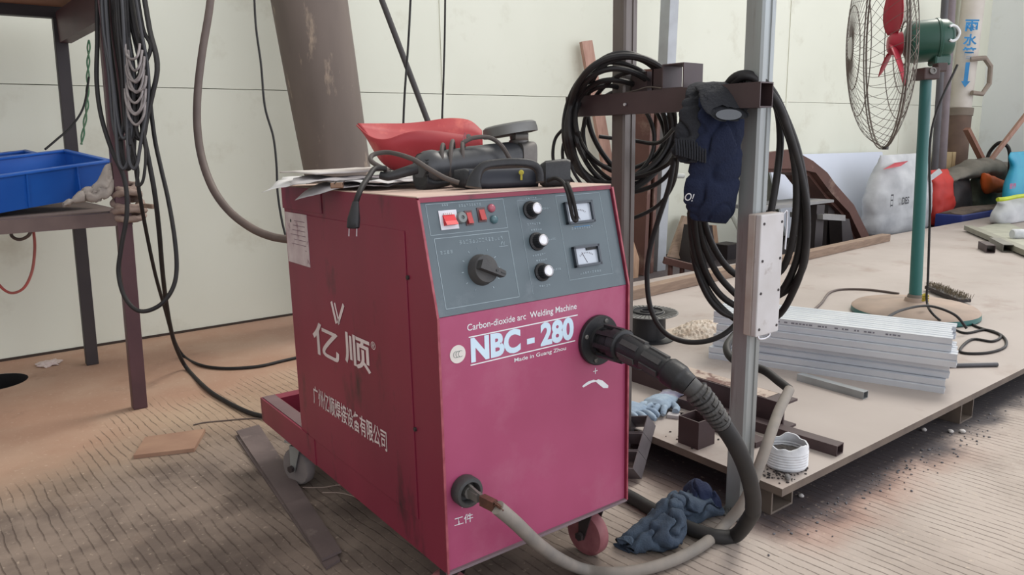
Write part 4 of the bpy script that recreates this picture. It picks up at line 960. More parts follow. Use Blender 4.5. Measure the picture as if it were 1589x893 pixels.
# blue-grey gloves
def glove(label, base, ang, mat, cuffm=None, sc=1.0):
    t = thing('work_glove', label, 'glove', base, ang)
    bm = B(); secs = [((-.075, 0, .012), (0, .042, 0), (0, 0, .010)), ((-.03, 0, .018), (0, .045, 0), (0, 0, .016)), ((.02, 0, .020), (0, .048, 0), (0, 0, .017)), ((.045, 0, .016), (0, .044, 0), (0, 0, .012))]
    secs = [(V(a)*sc, V(b)*sc, V(c)*sc) for a, b, c in secs]
    loft(bm, dense(secs, 5), n=24, cap0=True, cap1=True, wr=.004, wf=40, seed=ang); ob('palm', bm, mat, t, local=True, smooth=True, ang=80)
    for k, (y_, l_, a_) in enumerate(((-.033, .055, -.22), (-.012, .068, -.06), (.011, .064, .08), (.032, .050, .25))):
        bm = B(); p = V((.035, y_, .016))*sc; dr = V((math.cos(a_), math.sin(a_), -.05)); tube(bm, [p, p+dr*l_*.5*sc+V((0, 0, .006)), p+dr*l_*sc-V((0, 0, .004))], lambda u: (.0115-.002*u)*sc*(1 if u < .9 else .75), n=10, sub=6); ob('finger', bm, mat, t, local=True, smooth=True)
    bm = B(); p = V((-.01, .036, .016))*sc; tube(bm, [p, p+V((.03, .03, 0))*sc, p+V((.055, .036, -.003))*sc], lambda u: (.013-.002*u)*sc, n=10, sub=6); ob('thumb', bm, mat, t, local=True, smooth=True)
    bm = B(); loft(bm, [(V((-.12, 0, .014))*sc, V((0, .040, 0))*sc, V((0, 0, .012))*sc), (V((-.10, 0, .014))*sc, V((0, .034, 0))*sc, V((0, 0, .011))*sc), (V((-.07, 0, .013))*sc, V((0, .041, 0))*sc, V((0, 0, .011))*sc)], n=20, wr=.002, wf=60); ob('cuff', bm, cuffm or mat, t, local=True, smooth=True)
    return t
g1 = P(990, 648, z=PZ); glove('pale blue dusty glove on the platform, fingers pointing at the leaning tubes', (g1.x, g1.y+.03, PZ+.002), math.radians(-95), blue_glove)
g2 = P(1030, 632, z=PZ); glove('grey-cuffed blue glove lying behind the other, against the brown channel', (g2.x-.02, g2.y-.0, PZ+.004), math.radians(200), blue_glove, M('glove_cuff', (176, 176, 184), .9, c2=(100, 96, 140), scale=30))
bm = B(); q = P(1045, 648, z=PZ); box(bm, q+V((0, 0, .006)), (.03, .04, .012), Matrix.Rotation(.5, 3, 'Z'), .002); tag(ob('small_box', bm, paper2), 'little grey carton lying beside the blue gloves', 'box')
bm = B(); random.seed(8)
q = P(1080, 650, z=PZ)
for k in range(4): lathe(bm, [(.010, 0), (.016, 0), (.016, .005), (.010, .005)], q+V((random.uniform(-.03, .03), random.uniform(-.05, .05), .001+.005*k)), n=18, closed=True)
tag(ob('steel_washers', bm, soot), 'dark nuts and washers heaped behind the upright square tube', 'washers', kind='stuff')
# white pot
q = P(1230, 730, z=PZ)+V((0.012, .03, 0)); t = thing('woven_pot', 'white ribbed woven pot with a torn rim, black residue inside, on the platform corner', 'pot', q)
bm = B(); n_ = 48; rings = []
pr_ = [(.046, .0), (.0545, .004)]+[(.0565+.0018*(k % 2), .008+k*.0038) for k in range(13)]+[(.0575, .06), (.056, .066)]
for r_, h_ in pr_+[(r_-.004, h_) for r_, h_ in reversed(pr_[2:])]:
    rr = []
    for k in range(n_):
        a_ = 2*math.pi*k/n_; up_ = 0
        if h_ > .055: up_ = .010*max(0, math.sin(3*a_+.5))+.006*noise.noise(V((math.cos(a_)*3, math.sin(a_)*3, 1)))
        rr.append(bm.verts.new(q+V((r_*math.cos(a_), r_*math.sin(a_), h_+up_))))
    rings.append(rr)
for A, Bq in zip(rings[:-1], rings[1:]):
    for k in range(n_): bm.faces.new((A[k], A[(k+1) % n_], Bq[(k+1) % n_], Bq[k]))
bm.faces.new(rings[0][::-1]); ob('pot_wall', bm, woven, t, smooth=True, ang=50)
bm = B(); lathe(bm, [(.0003, .046), (.02, .05), (.04, .043), (.053, .038)], q, n=24)
for v in bm.verts: v.co.z += .006*noise.noise(v.co*60)
ob('residue', bm, soot, t, smooth=True)
for (px, py, lb) in ((1210, 728, 'knobbly grey slag lump touching the left foot of the white pot'), (1222, 745, 'knobbly grey slag lump nearer the platform edge, before the white pot')):
    bm = B(); p = P(px, py, z=PZ); bmesh.ops.create_icosphere(bm, subdivisions=2, radius=.009, matrix=Matrix.Translation(p+V((0, 0, .0075))))
    for v in bm.verts: v.co += V((noise.noise(v.co*70), noise.noise(v.co*80), 0))*.003
    tag(ob('slag_lump', bm, M('slag_grey', (140, 138, 136), .8, c2=(80, 78, 78), scale=90)), lb, 'slag')
# spool
q = P(1010, 527, z=PZ)+V((0, .02, 0)); t = thing('wire_spool', 'black plastic welding wire spool with a slotted rim standing on the platform', 'spool', q)
bm = B(); lathe(bm, [(.030, 0), (.10, 0), (.118, .002), (.118, .006), (.088, .008), (.080, .012), (.078, .116), (.088, .120), (.03, .120), (.03, .118), (.03, .002)], q, n=56); ob('spool_core', bm, black_pl, t, smooth=True, ang=35)
bm = B(); lathe(bm, [(.030, .119), (.13, .119), (.134, .121), (.134, .124), (.03, .124)], q, n=56, closed=True); fl_ = ob('upper_flange', bm, M('flange_grey', (120, 120, 118), .5, c2=(92, 92, 92), scale=20), t, smooth=True, ang=35)
bm = B()
for k in range(40):
    a_ = 2*math.pi*k/40; dr = V((math.cos(a_), math.sin(a_), 0)); bar(bm, q+dr*.075+V((0, 0, .1245)), q+dr*.128+V((0, 0, .1245)), .0035, .002)
ob('rim_slots', bm, M('slot_dark', (44, 42, 40), .7), fl_)
bm = B(); lathe(bm, [(.028, .124), (.070, .124), (.070, .131), (.064, .133), (.062, .126), (.036, .126), (.034, .133), (.028, .133)], q, n=48, closed=True); ob('hub_ring', bm, black_pl, t, smooth=True, ang=35)
# pale dust heap with scraps behind the spool
q = P(1095, 520, z=PZ); bm = B(); bmesh.ops.create_grid(bm, x_segments=30, y_segments=30, size=.5)
for v in bm.verts:
    r_ = math.hypot(v.co.x, v.co.y)*2; v.co.z = max(0, .045*(1-r_*r_))+.010*noise.noise(v.co*25)*(1 if r_ < .95 else 0)
bm.transform(Matrix.Translation(q+V((.05, .05, .0005))) @ Matrix.Diagonal((.33, .26, 1, 1)))
tag(ob('ash_heap', bm, M('ash', (208, 200, 190), .95, c2=(170, 150, 132), scale=30, bump=.4)), 'low heap of pale ash on the platform right of the spool', 'ash', kind='stuff')
# galvanised stud stack
A0, A1 = V((1.985, -.10, PZ)), V((1.74, .60, PZ)); sdv = (A1-A0).normalized(); sdir = V((-sdv.y, sdv.x, 0)); sdir = sdir if sdir.x > 0 else -sdir
A1 = A0+sdv*.84
n_l = 0; hts = .048; wst = .058; lays = [(3, .004, -.02), (3, .026, .0), (3, -.004, .05), (4, .012, .0)]
rowname = ['bottom', 'second', 'third', 'top']
for L in range(4):
    cnt, off, sh = lays[L]
    for k in range(cnt):
        base = A0+sdir*(wst*.5+k*(wst+.004)+off+L*.004)+sdv*(-sh*.4+.006*((k*7) % 3)+.01)
        z_ = PZ+L*(hts+.0012)+hts/2
        a_, b_ = V((base.x, base.y, z_)), V((base.x, base.y, z_))+sdv*.84
        pos_ = ['front', 'second from the front', 'third from the front', 'rear'][k]
        t = thing('steel_stud', f'galvanised channel stud, {pos_} in the {rowname[L]} layer of the stack', 'steel stud', (base.x, base.y, z_-hts/2), 0, 'galvanised studs stacked on the platform')
        bm = B()
        up_ = 1 if L % 2 else -1
        # front web with pressed lips
        bmx = bm
        FX = sdir
        prq = [(-.5, -.5), (.5, -.5), (.5, -.28), (.46, -.28), (.46, -.44), (-.44, -.44), (-.44, -.06), (-.36, 0), (-.44, .06), (-.44, .44), (-.12, .44), (-.06, .36), (.06, .36), (.12, .44), (.46, .44), (.46, .28), (.5, .28), (.5, .5), (.1, .5), (.05, .42), (-.05, .42), (-.1, .5), (-.5, .5), (-.5, .08), (-.42, 0), (-.5, -.08)]
        prism(bm, [a_+FX*(x_*wst)+V((0, 0, y_*hts)) for x_, y_ in prq], b_-a_)
        sec_ = ob('stud_section', bm, alu, t)
        if L == 3 and k == 0:
            bm = B(); random.seed(12); s0_ = .16
            while s0_ < .74:
                w_ = random.choice((.006, .009, .012)); 
                if random.random() < .8:
                    p_ = a_+sdv*s0_-FX*(wst*.5+.0006)+V((0, 0, .012)); bar(bm, p_, p_+sdv*w_, .0008, .0055); 
                s0_ += w_+.004
            ob('stamped_print', bm, M('ink_grey', (120, 120, 130), .7), t)
# single stud and threaded rod
bm = B(); q0, q1 = P(1343, 619, z=PZ), P(1240, 590, z=PZ); hollow(bm, q0+V((0, 0, .013)), q1+V((0, 0, .013)), .03, .026, .002)
tag(ob('steel_tube', bm, galv), 'short galvanised square tube lying alone before the stud stack', 'steel tube')
bm = B(); q0 = P(1510, 572, z=PZ)+V((.0, .02, .008)); q1 = P(1556, 571, z=PZ)+V((0, .02, .008)); cyl(bm, q1, q0+(q0-q1)*2.2, .009, n=14); tag(ob('threaded_rod', bm, M('rod_dark', (92, 92, 96), .5, .5)), 'grey rod sticking out from under the stud stack at the right', 'rod')

# ------------------------------------------------------------------ pedestal fan
FB = P(1418, 487, z=PZ); t = thing('pedestal_fan', 'green industrial pedestal fan with red blades and a wire cage, on the platform', 'fan', FB)
bm = B(); lathe(bm, [(.0003, .0), (.285, .0), (.29, .006), (.288, .028)], FB, n=64); ob('base_skirt', bm, teal_m, t, smooth=True, ang=40)
bm = B(); lathe(bm, [(.288, .028), (.275, .040), (.15, .052), (.05, .066), (.044, .085), (.0003, .085)], FB, n=64); ob('base_top', bm, dusty_base, t, smooth=True, ang=50)
FC = P(1374, 70, d=3.62); FA = (cr*.957-cf*.27+cu*.02).normalized()
MT = FC+FA*.24; colt = P(1437, 122, d=3.49)
bm = B(); cyl(bm, FB+V((0, 0, .07)), colt, .029, .025, n=28); ob('column', bm, teal_m, t, smooth=True)
bm = B(); lathe(bm, [(.036, .06), (.040, .075), (.034, .10), (.030, .10)], FB, n=28); ob('collar', bm, M('collar_grey', (120, 112, 104), .7), t, smooth=True)
bm = B(); box(bm, colt+V((0, 0, .02)), (.075, .10, .055), Matrix.Rotation(-.64, 3, 'Z'), .006); box(bm, colt+V((0, 0, .05))+cr*.06, (.05, .05, .04), Matrix.Rotation(-.64, 3, 'Z'), .006); yk = ob('tilt_bracket', bm, M('bracket_brown', (74, 58, 56), .6), t)
bm = B(); lathe(bm, [(.016, 0), (.016, .006), (.009, .007), (.008, .003), (.0003, .003)], colt-cf*.052+V((0, 0, .02)), axis=-cf, n=18); ob('bracket_bolt', bm, casting, yk, smooth=True)
bm = B(); lathe(bm, [(.0003, .085), (.06, .085), (.092, .10), (.098, .12), (.098, .215), (.102, .217), (.102, .228), (.095, .233), (.092, .262), (.070, .288), (.03, .294), (.0003, .294)], FC, axis=FA, n=48)
mt_ = ob('motor', bm, green_m, t, smooth=True, ang=40)
q = FC+FA*.245-cf*.097
bm = B(); tube(bm, [q+cr*.028*math.cos(a_)+cu*.036*math.sin(a_)+cf*(.008*abs(math.sin(a_))) for a_ in [math.radians(-120+k*24) for k in range(11)]], .006, n=8, sub=4); ob('white_ring', bm, white_p, mt_, smooth=True)
bm = B(); cyl(bm, FC+FA*.288+cu*.03, FC+FA*.312+cu*.03, .022, n=18); ob('end_knob', bm, M('knob_dark', (60, 66, 62), .5), mt_)
bm = B(); box(bm, FC+FA*.235-cu*.100, (.08, .07, .05), Matrix.Rotation(-.64, 3, 'Z'), .01); ob('oscillator_box', bm, green_m, mt_)
# hub + blades
bm = B(); lathe(bm, [(.0003, -.02), (.035, -.02), (.05, -.005), (.055, .04), (.0003, .04)], FC+FA*.03, axis=FA, n=32); hb = ob('blade_hub', bm, fan_red, t, smooth=True, ang=50)
F3 = frame(FA)
def fdirv(a_): # angle on the disc measured on screen: 0 = up
    e1_ = (cu-FA*cu.dot(FA)).normalized(); e2_ = FA.cross(e1_).normalized(); return e1_*math.cos(a_)+e2_*math.sin(a_), (-e1_*math.sin(a_)+e2_*math.cos(a_))
for ba in (12, 132, 252):
    bm = B(); g = []
    dr, tg = fdirv(math.radians(ba)); nr, nw = 12, 6
    for i in range(nr+1):
        u_ = i/nr; r_ = .045+.275*u_; w_ = (.055+.075*math.sin(math.pi*min(1, u_*1.05)**.8))*(1 if u_ < .8 else 1-.65*((u_-.8)/.2)**1.6); tw = math.radians(38-18*u_); sk_ = .05*u_*u_
        g.append([bm.verts.new(FC+FA*.03+dr*r_+(tg*math.cos(tw)+FA*math.sin(tw))*(w_*(j/nw-.5)*1.0)+tg*sk_+FA*(.012*math.sin(math.pi*j/nw))) for j in range(nw+1)])
    for i in range(nr):
        for j in range(nw): bm.faces.new((g[i][j], g[i+1][j], g[i+1][j+1], g[i][j+1]))
    ob('fan_blade', bm, fan_red, t, smooth=True, solid=.003)
CR_ = .495
def cage(name, prof_r, prof_h, nw, swirl, rings_, sgn):
    bm = B()
    def pt(r_, h_, a_): dr, tg = fdirv(a_); return FC+dr*r_+FA*(sgn*h_)
    for k in range(nw):
        a0 = 2*math.pi*k/nw; pts_ = [pt(r_, h_, a0+swirl*(1-r_/CR_)) for r_, h_ in zip(prof_r, prof_h)]
        tube(bm, pts_, .0012, n=4, sub=3, caps=False)
    for r_, h_, rad in rings_: tube(bm, [pt(r_, h_, 2*math.pi*j/48) for j in range(48)], rad, n=5, sub=1, closed=True)
    return ob(name, bm, wire_m, t)
cage('front_guard', (.05, .14, .25, .36, .44, CR_), (.155, .152, .140, .112, .070, .0), 48, .55, [(.06, .155, .003), (.2, .147, .0025), (.33, .122, .0025), (CR_, 0, .005), (CR_+.004, .012, .004)], -1)
cage('rear_guard', (.10, .17, .27, .37, .44, CR_), (.085, .085, .080, .062, .035, .0), 44, -.5, [(.10, .085, .004), (.24, .082, .0025), (.36, .065, .0025)], 1)
bm = B(); lathe(bm, [(.0003, .150), (.05, .150), (.055, .156), (.05, .162), (.0003, .164)], FC, axis=-FA, n=30); ob('guard_badge', bm, M('badge_pale', (200, 200, 196), .5), t)
bm = B(); q = FC-cu*(CR_+.008); box(bm, q, (.02, .02, .016)); ob('guard_clip', bm, steel_k, t)
# fan lead and loops on the platform
cl_ = [MT-cu*.14+cr*.045-cf*.06, P(1446, 200, d=3.42), P(1443, 330, d=3.42), P(1440, 430, d=3.45), P(1438, 466, d=3.46), P(1446, 486, d=3.40)]
cl_ += [P(x, y, z=PZ+.006) for x, y in ((1470, 505), (1497, 517), (1530, 512), (1556, 522), (1560, 538), (1530, 548), (1490, 546), (1508, 527), (1540, 530), (1552, 520), (1515, 507), (1500, 497))]
bm = B(); tube(bm, cl_, .0055, n=8); tag(ob('fan_cable', bm, rubber, smooth=True), 'thin black fan lead hanging down the column and looping beyond the studs', 'cable')
bm = B(); tube(bm, [P(1371, 497, z=PZ+.14), P(1398, 482, z=PZ+.13), P(1440, 475, z=PZ+.12), P(1480, 488, z=PZ+.09), P(1500, 510, z=PZ+.03)], .006, n=8); tag(ob('loose_cable', bm, rubber, smooth=True), 'arched black cable over the front of the fan base', 'cable')
bm = B(); tube(bm, [P(x, y, z=PZ+.007) for x, y in ((1262, 482), (1275, 470), (1288, 454), (1310, 449), (1350, 450), (1395, 456))], .0065, n=8); tag(ob('loose_cable', bm, rubber_b, smooth=True), 'brownish cable curving over the platform to the fan base from the left', 'cable')
bm = B(); q = P(1436, 463, d=3.56); 
for k in range(3): tube(bm, [q+V((0, 0, .012*k-.01))+V((.012*math.cos(a_), .012*math.sin(a_), .004*math.sin(2*a_))) for a_ in [j*.9 for j in range(7)]], .004, n=6, closed=True, sub=3)
tag(ob('yellow_tie', bm, M('yellow_tape', (176, 160, 50), .6)), 'yellow tie knotted round the fan lead above its base', 'tie')
# wire brush
q = P(1470, 457, z=PZ); t = thing('wire_brush', 'worn dark wire brush lying on the platform behind the fan base', 'brush', q)
q0, q1 = P(1444, 446, z=PZ+.02), P(1497, 467, z=PZ+.02); bm = B(); bar(bm, q0, q1, .07, .02, bev=.004); ob('brush_back', bm, steel_k, t)
bm = B(); random.seed(6)
for k in range(260):
    u_ = random.random(); p = q0.lerp(q1, u_)+V((random.uniform(-.03, .03), random.uniform(-.03, .03), .008)); tube(bm, [p, p+V((random.uniform(-.012, .012), random.uniform(-.012, .012), .025))], .0012, n=3, smooth=False)
ob('bristles', bm, M('bristle', (128, 116, 98), .8), t)
# small pieces at the far right of the deck
bm = B(); q0, q1 = P(1502, 359, z=PZ), P(1600, 401, z=PZ); bar(bm, q0+V((0, 0, .032)), q1+V((0, 0, .032)), .07, .04); tag(ob('flat_bar', bm, M('bar_olive', (150, 148, 134), .6)), 'long olive-grey rail lying at the far right edge of the platform', 'steel bar')
bm = B(); prism(bm, [P(1506, 357, z=PZ+.003), P(1600, 398, z=PZ+.003), P(1640, 380, z=PZ+.003), P(1560, 345, z=PZ+.003)], (0, 0, .008)); tag(ob('steel_sheet', bm, M('sheet_olive', (176, 176, 160), .6)), 'pale olive sheet lying flat beyond the long rail', 'steel sheet')
bm = B(); q0, q1 = P(1524, 386, z=PZ), P(1537, 393, z=PZ); hollow(bm, q0+V((0, 0, .03)), q1+V((0, 0, .03)), .06, .055, .004); tag(ob('steel_offcut', bm, steel_d), 'small dark square tube stub on the far right of the deck', 'steel offcut')
bm = B(); q0, q1 = P(1542, 380, z=PZ), P(1564, 392, z=PZ); hollow(bm, q0+V((0, 0, .03)), q1+V((0, 0, .03)), .07, .055, .004); tag(ob('steel_offcut', bm, M('bar_grey', (128, 126, 118), .6)), 'grey tube stub beside the long rail, right of the dark one', 'steel offcut')
q = P(1575, 372, z=PZ)+V((0, 0, .045)); t = thing('white_bottle', 'white plastic bottle lying on its side at the right edge', 'bottle', q-V((0, 0, .045)))
bm = B(); lathe(bm, [(.0003, -.03), (.036, -.03), (.042, -.02), (.042, .12), (.025, .15), (.018, .17), (.0003, .17)], q, axis=cr, n=28); ob('bottle_body', bm, woven, t, smooth=True)
bm = B(); cyl(bm, q+cr*.165, q+cr*.195, .021, n=20); ob('bottle_cap', bm, white_p, t)

# ------------------------------------------------------------------ back of the hall
bm = B(); q0, q1 = P(972, 459, z=PZ+.03), P(1383, 371, z=PZ+.03); q1 = V((q1.x, q0.y+.10, q1.z)); bar(bm, q0-V((.3, 0, 0)), V((5.5, 1.90, PZ+.03)), .075, .058, bev=.003); tag(ob('timber_rail', bm, wood_d), 'long weathered timber laid along the back of the platform', 'timber')
# rust-brown column and grey upright by the wall
def Yp(px, py, y): return P(px, py, y=y)
yb_ = 2.60
a_, b_ = Yp(990, 425, yb_), Yp(1004, 110, yb_); bm = B(); channel(bm, (3.30, yb_, 0), (3.36, yb_, 1.45), .13, .16, .012, .05, up=(1, .3, 0)); tag(ob('steel_column', bm, rust_m), 'rust-brown channel column standing before the wall behind the cable coil', 'column')
bm = B(); prism(bm, [V((3.50+x, 2.62+y, 0)) for x, y in ((-.045, -.045), (.045, -.045), (.045, .045), (-.045, .045))], (.09, 0, 2.3)); tag(ob('steel_upright', bm, M('pale_upright', (172, 176, 180), .5, .3, c2=(150, 152, 154), scale=6)), 'pale grey square upright by the wall, right of the rust-brown column', 'post')
bm = B(); bar(bm, Yp(909, 64, 2.96), Yp(975, 445, 2.78), .10, .03, up=(0, 1, 0)); tag(ob('wood_plank', bm, wood_r), 'tall pinkish plank leaning on the wall left of the brown column', 'plank')
bm = B(); q = Yp(975, 440, 2.45); prism(bm, [Yp(974, 345, 2.5), Yp(992, 402, 2.5), Yp(990, 438, 2.5), Yp(974, 438, 2.5)], (0, .02, 0)); tag(ob('wood_offcut', bm, wood), 'pointed pale wood offcut leaning just behind the machine corner', 'plank')
bm = B(); prism(bm, [Yp(1062, 335, 2.93), Yp(1074, 338, 2.93), Yp(1069, 405, 2.7), Yp(1039, 399, 2.7)], (0, .03, 0)); tag(ob('wood_plank', bm, wood_d), 'brown ribbed plank leaning on the wall under the navy sleeve', 'plank')
bm = B(); prism(bm, [Yp(1080, 350, 2.6), Yp(1105, 350, 2.6), Yp(1113, 412, 2.6), Yp(1070, 412, 2.6)], (0, .12, 0)); tag(ob('steel_offcut', bm, steel_k), 'dark upright steel stub standing under the navy sleeve', 'steel offcut')
bm = B(); prism(bm, [Yp(1106, 350, 2.75), Yp(1112, 350, 2.75), Yp(1118, 405, 2.75), Yp(1111, 405, 2.75)], (0, .04, 0)); tag(ob('wood_strip', bm, wood), 'narrow pale batten standing beside the dark steel stub', 'batten')
t = thing('steel_stand', 'low red-brown steel channel on two short legs behind the timber rail', 'stand', Yp(1055, 425, 2.3))
bm = B(); q0, q1 = Yp(1030, 404, 2.35), Yp(1082, 417, 2.2); bar(bm, q0, q1, .05, .045); ob('channel_top', bm, rust_m, t)
for u_ in (.2, .55): bm = B(); q = q0.lerp(q1, u_); bar(bm, V((q.x, q.y, 0.0)), q, .03, .02, up=(0, 1, 0)); ob('leg', bm, rust_m, t)
bm = B(); cyl(bm, Yp(1012, 272, 2.66), Yp(1060, 273, 2.66), .02, n=16); tag(ob('steel_pipe', bm, M('pipe_white', (190, 192, 186), .6)), 'short pale pipe stub reaching out beside the grey upright', 'pipe')
bm = B(); cyl(bm, Yp(1128, 318, 2.8), Yp(1150, 362, 2.6), .02, n=16); tag(ob('plastic_pipe', bm, M('pipe_white', (190, 192, 186), .6)), 'pale pipe leaning behind the right galvanised upright', 'pipe')
bm = B(); q = P(1139, 402, z=0); bbox(bm, q-V((.09, 0, 0)), q+V((.09, .15, .12))); tag(ob('steel_offcut', bm, steel_k), 'black block behind the foot of the hanging cables', 'steel offcut')
# bent rusty chute with stand
t = thing('steel_chute', 'rusty bent steel chute sloping down to the floor near the white board', 'chute', Yp(1335, 385, 2.3))
yc = 2.35
Q = lambda px, py, y=yc: Yp(px, py, y)
bm = B(); cen = [(1150, 256), (1235, 262), (1264, 268), (1282, 282), (1312, 322), (1336, 368)]; 
outp = [(1186, 238), (1230, 232), (1262, 250), (1284, 268), (1296, 285), (1325, 318), (1349, 366)]; inn = [(1338, 372), (1318, 330), (1290, 300), (1266, 268), (1240, 262), (1186, 262)]
ol = [Q(*a) for a in outp]+[Q(*a) for a in inn]; prism(bm, ol, (0, .06, 0)); ob('side_plate', bm, rust_m, t)
bm = B(); prism(bm, [p+V((0, .27, 0)) for p in ol], (0, .05, 0)); ob('far_side_plate', bm, rust_m, t)
bm = B(); il = [Q(*a)+V((0, .06, 0)) for a in inn]; il2 = [p+V((0, 0, -.03)) for p in reversed(il)]; prism(bm, il+il2, (0, .21, 0)); ob('trough_floor', bm, rust_m, t)
t = thing('work_stand', 'dark steel trestle with small shelves standing under the rusty chute', 'stand', Q(1285, 390, 2.2))
bm = B(); prism(bm, [Q(1185, 321, 2.2), Q(1294, 310, 2.2), Q(1294, 314, 2.2), Q(1185, 327, 2.2)], (0, .3, 0)); ob('top_shelf', bm, M('shelf_grey', (140, 140, 140), .6), t)
bm = B(); prism(bm, [Q(1277, 333, 2.15), Q(1312, 334, 2.15), Q(1312, 343, 2.15), Q(1277, 341, 2.15)], (0, .3, 0)); ob('side_shelf', bm, M('shelf_grey', (140, 140, 140), .6), t)
for (x0_, x1_, y1_, yy) in ((1268, 1280, 374, 2.2), (1286, 1296, 365, 2.45), (1196, 1204, 385, 2.25)):
    bm = B(); a0, a1 = Q(x0_, 318, yy), Q(x1_, 318, yy); prism(bm, [V((a0.x, yy, 0)), V((a1.x, yy, 0)), a1, a0], (0, .06, 0)); ob('leg', bm, steel_k, t)
bm = B(); a0, a1 = Q(1306, 340, 2.3), Q(1318, 340, 2.3); prism(bm, [V((a0.x+.05, 2.3, 0)), V((a1.x+.12, 2.3, 0)), a1, a0], (0, .12, 0)); ob('brace', bm, steel_k, t)
# white board on the wall
bm = B(); prism(bm, [V((5.35, 2.72, .06)), V((7.45, 2.72, .06)), V((7.45, 2.98, .78)), V((5.35, 2.98, .80))], (0, .02, 0)); tag(ob('white_board', bm, M('board_white', (206, 212, 224), .6, c2=(198, 204, 216), scale=2)), 'large bluish-white panel leaning on the wall behind the rusty chute', 'board')
# sacks
def sack(name, label, px0, px1, pyb, pyt, y, th, mat, seed, top=.8, neck=None, cat='sack', wr=.035, z0=0.0):
    a, b = P(px0, pyb, y=y), P(px1, pyb, y=y); c0 = (a+b)/2; w = (b-a).length/2; h = P((px0+px1)/2, pyt, y=y).z-z0; c0.z = z0
    t_ = None; bm = B(); secs = []
    for u_, k_, th_ in ((0, .8, .8), (.04, .95, 1), (.25, 1.0, 1.05), (.5, .97, 1), (.75, .86, .8), (.92, top, .35), (1, top*.96, .12)):
        secs.append((c0+V((0, 0, u_*h)), V((w*k_, 0, 0)), V((0, th*th_, 0))))
    loft(bm, dense(secs, 5), n=40, cap0=True, cap1=True, wr=wr, wf=7, seed=seed, sq=2.6)
    for v in bm.verts: v.co.z = max(v.co.z, z0)
    return bm, c0, w, h
bm, c0, w, h = sack('white_sack', '', 1345, 1432, 352, 240, 2.5, .16, sack_m, 3)
t = thing('white_sack', 'full white printed sack standing by the wall behind the fan column', 'sack', c0); ob('sack_bag', bm, sack_m, t, smooth=True, ang=80)
q = P(1382, 262, y=2.30); bm = B(); prism(bm, [P(1370, 263, y=2.38), P(1388, 253, y=2.42), P(1408, 250, y=2.42), P(1396, 258, y=2.38)], (0, -.01, 0)); ob('red_patch', bm, fan_red, t)
lettering('sack_print', 'DES', P(1399, 318, y=2.315), (1, .05, 0), (0, 0, 1), .16, .07, M('ink_dark', (60, 60, 66), .7), t, .02)
lettering('sack_print', '日', P(1381, 322, y=2.315), (1, 0, 0), (0, 0, 1), .05, .12, M('ink_dark', (60, 60, 66), .7), t, .01)
bm, c0, w, h = sack('red_bag', '', 1436, 1466, 338, 264, 2.5, .13, None, 5, top=.9, wr=.03); t = thing('red_bag', 'crumpled red bag with a pale fold, just right of the fan column', 'bag', c0); ob('bag_body', bm, M('red_bag', (206, 56, 44), .6, c2=(170, 40, 36), scale=6), t, smooth=True, ang=80)
bm = B(); prism(bm, [P(1440, 275, y=2.34), P(1456, 262, y=2.34), P(1460, 268, y=2.34), P(1442, 281, y=2.34)], (0, -.015, 0)); ob('pale_fold', bm, sack_m, t)
bm, c0, w, h = sack('dark_bin', '', 1466, 1496, 335, 272, 2.50, .12, None, 7, top=1.0, wr=.012); tag(ob('dark_bin', bm, steel_k, smooth=True, ang=50), 'dark bin standing between the red bag and the grey sacks', 'bin')
bm, c0, w, h = sack('grey_sack', '', 1504, 1546, 333, 272, 2.50, .15, None, 9, top=.95, wr=.045); tag(ob('grey_sack', bm, M('green_grey_sack', (128, 134, 118), .8, c2=(76, 82, 74), scale=7, bump=.5, bscale=12), smooth=True, ang=80), 'lumpy green-grey sack lowest in the pile by the corner', 'sack')
# slumped grey sack on top
bm = B(); secs = [(P(1468, 281, y=2.50), V((0, 0, .02)), V((0, .05, 0))), (P(1484, 272, y=2.50), V((0, 0, .05)), V((0, .12, 0))), (P(1508, 263, y=2.50), V((0, 0, .10)), V((0, .17, 0))), (P(1535, 262, y=2.50), V((0, 0, .12)), V((0, .17, 0))), (P(1562, 268, y=2.48), V((0, 0, .09)), V((0, .14, 0)))]
loft(bm, dense(secs, 6), n=28, cap0=True, cap1=True, wr=.035, wf=6, seed=4); tag(ob('grey_sack', bm, sack_g, smooth=True, ang=80), 'dusty grey sack slumped on top of the pile beneath the black hoop', 'sack')
bm, c0, w, h = sack('teal_bag', '', 1558, 1625, 322, 235, 2.0, .09, None, 11, top=1.02, wr=.015, z0=.1005); t = thing('teal_bag', 'bright teal printed plastic bag at the right edge of the picture', 'bag', c0); ob('bag_body', bm, M('teal_bag', (36, 160, 184), .5, c2=(24, 130, 170), scale=4), t, smooth=True, ang=80)
lettering('pink_print', '营养', P(1566, 294, y=1.895), (1, 0, 0), (0, 0, 1), .17, .06, M('pink_ink', (170, 90, 130), .6), t, .03)
bm, c0, w, h = sack('lime_sack', '', 1543, 1625, 338, 306, 1.75, .11, None, 13, top=.95, wr=.02, z0=.1005); t = thing('white_sack', 'flattened white sack with a lime band under the teal bag', 'sack', c0); ob('sack_bag', bm, sack_m, t, smooth=True, ang=80)
bm = B(); tube(bm, [P(1548, 310, y=1.70), P(1560, 309, y=1.67), P(1580, 305, y=1.66), P(1600, 303, y=1.66)], .02, n=8); ob('lime_band', bm, M('lime', (190, 206, 40), .6), t)
bm = B(); secs = [(P(1526, 272, y=2.32), V((0, 0, .02)), V((0, .02, 0))), (P(1530, 285, y=2.32), V((0, 0, .10)), V((0, .05, 0))), (P(1545, 288, y=2.32), V((0, 0, .08)), V((0, .07, 0))), (P(1556, 290, y=2.31), V((0, 0, .06)), V((0, .06, 0)))]
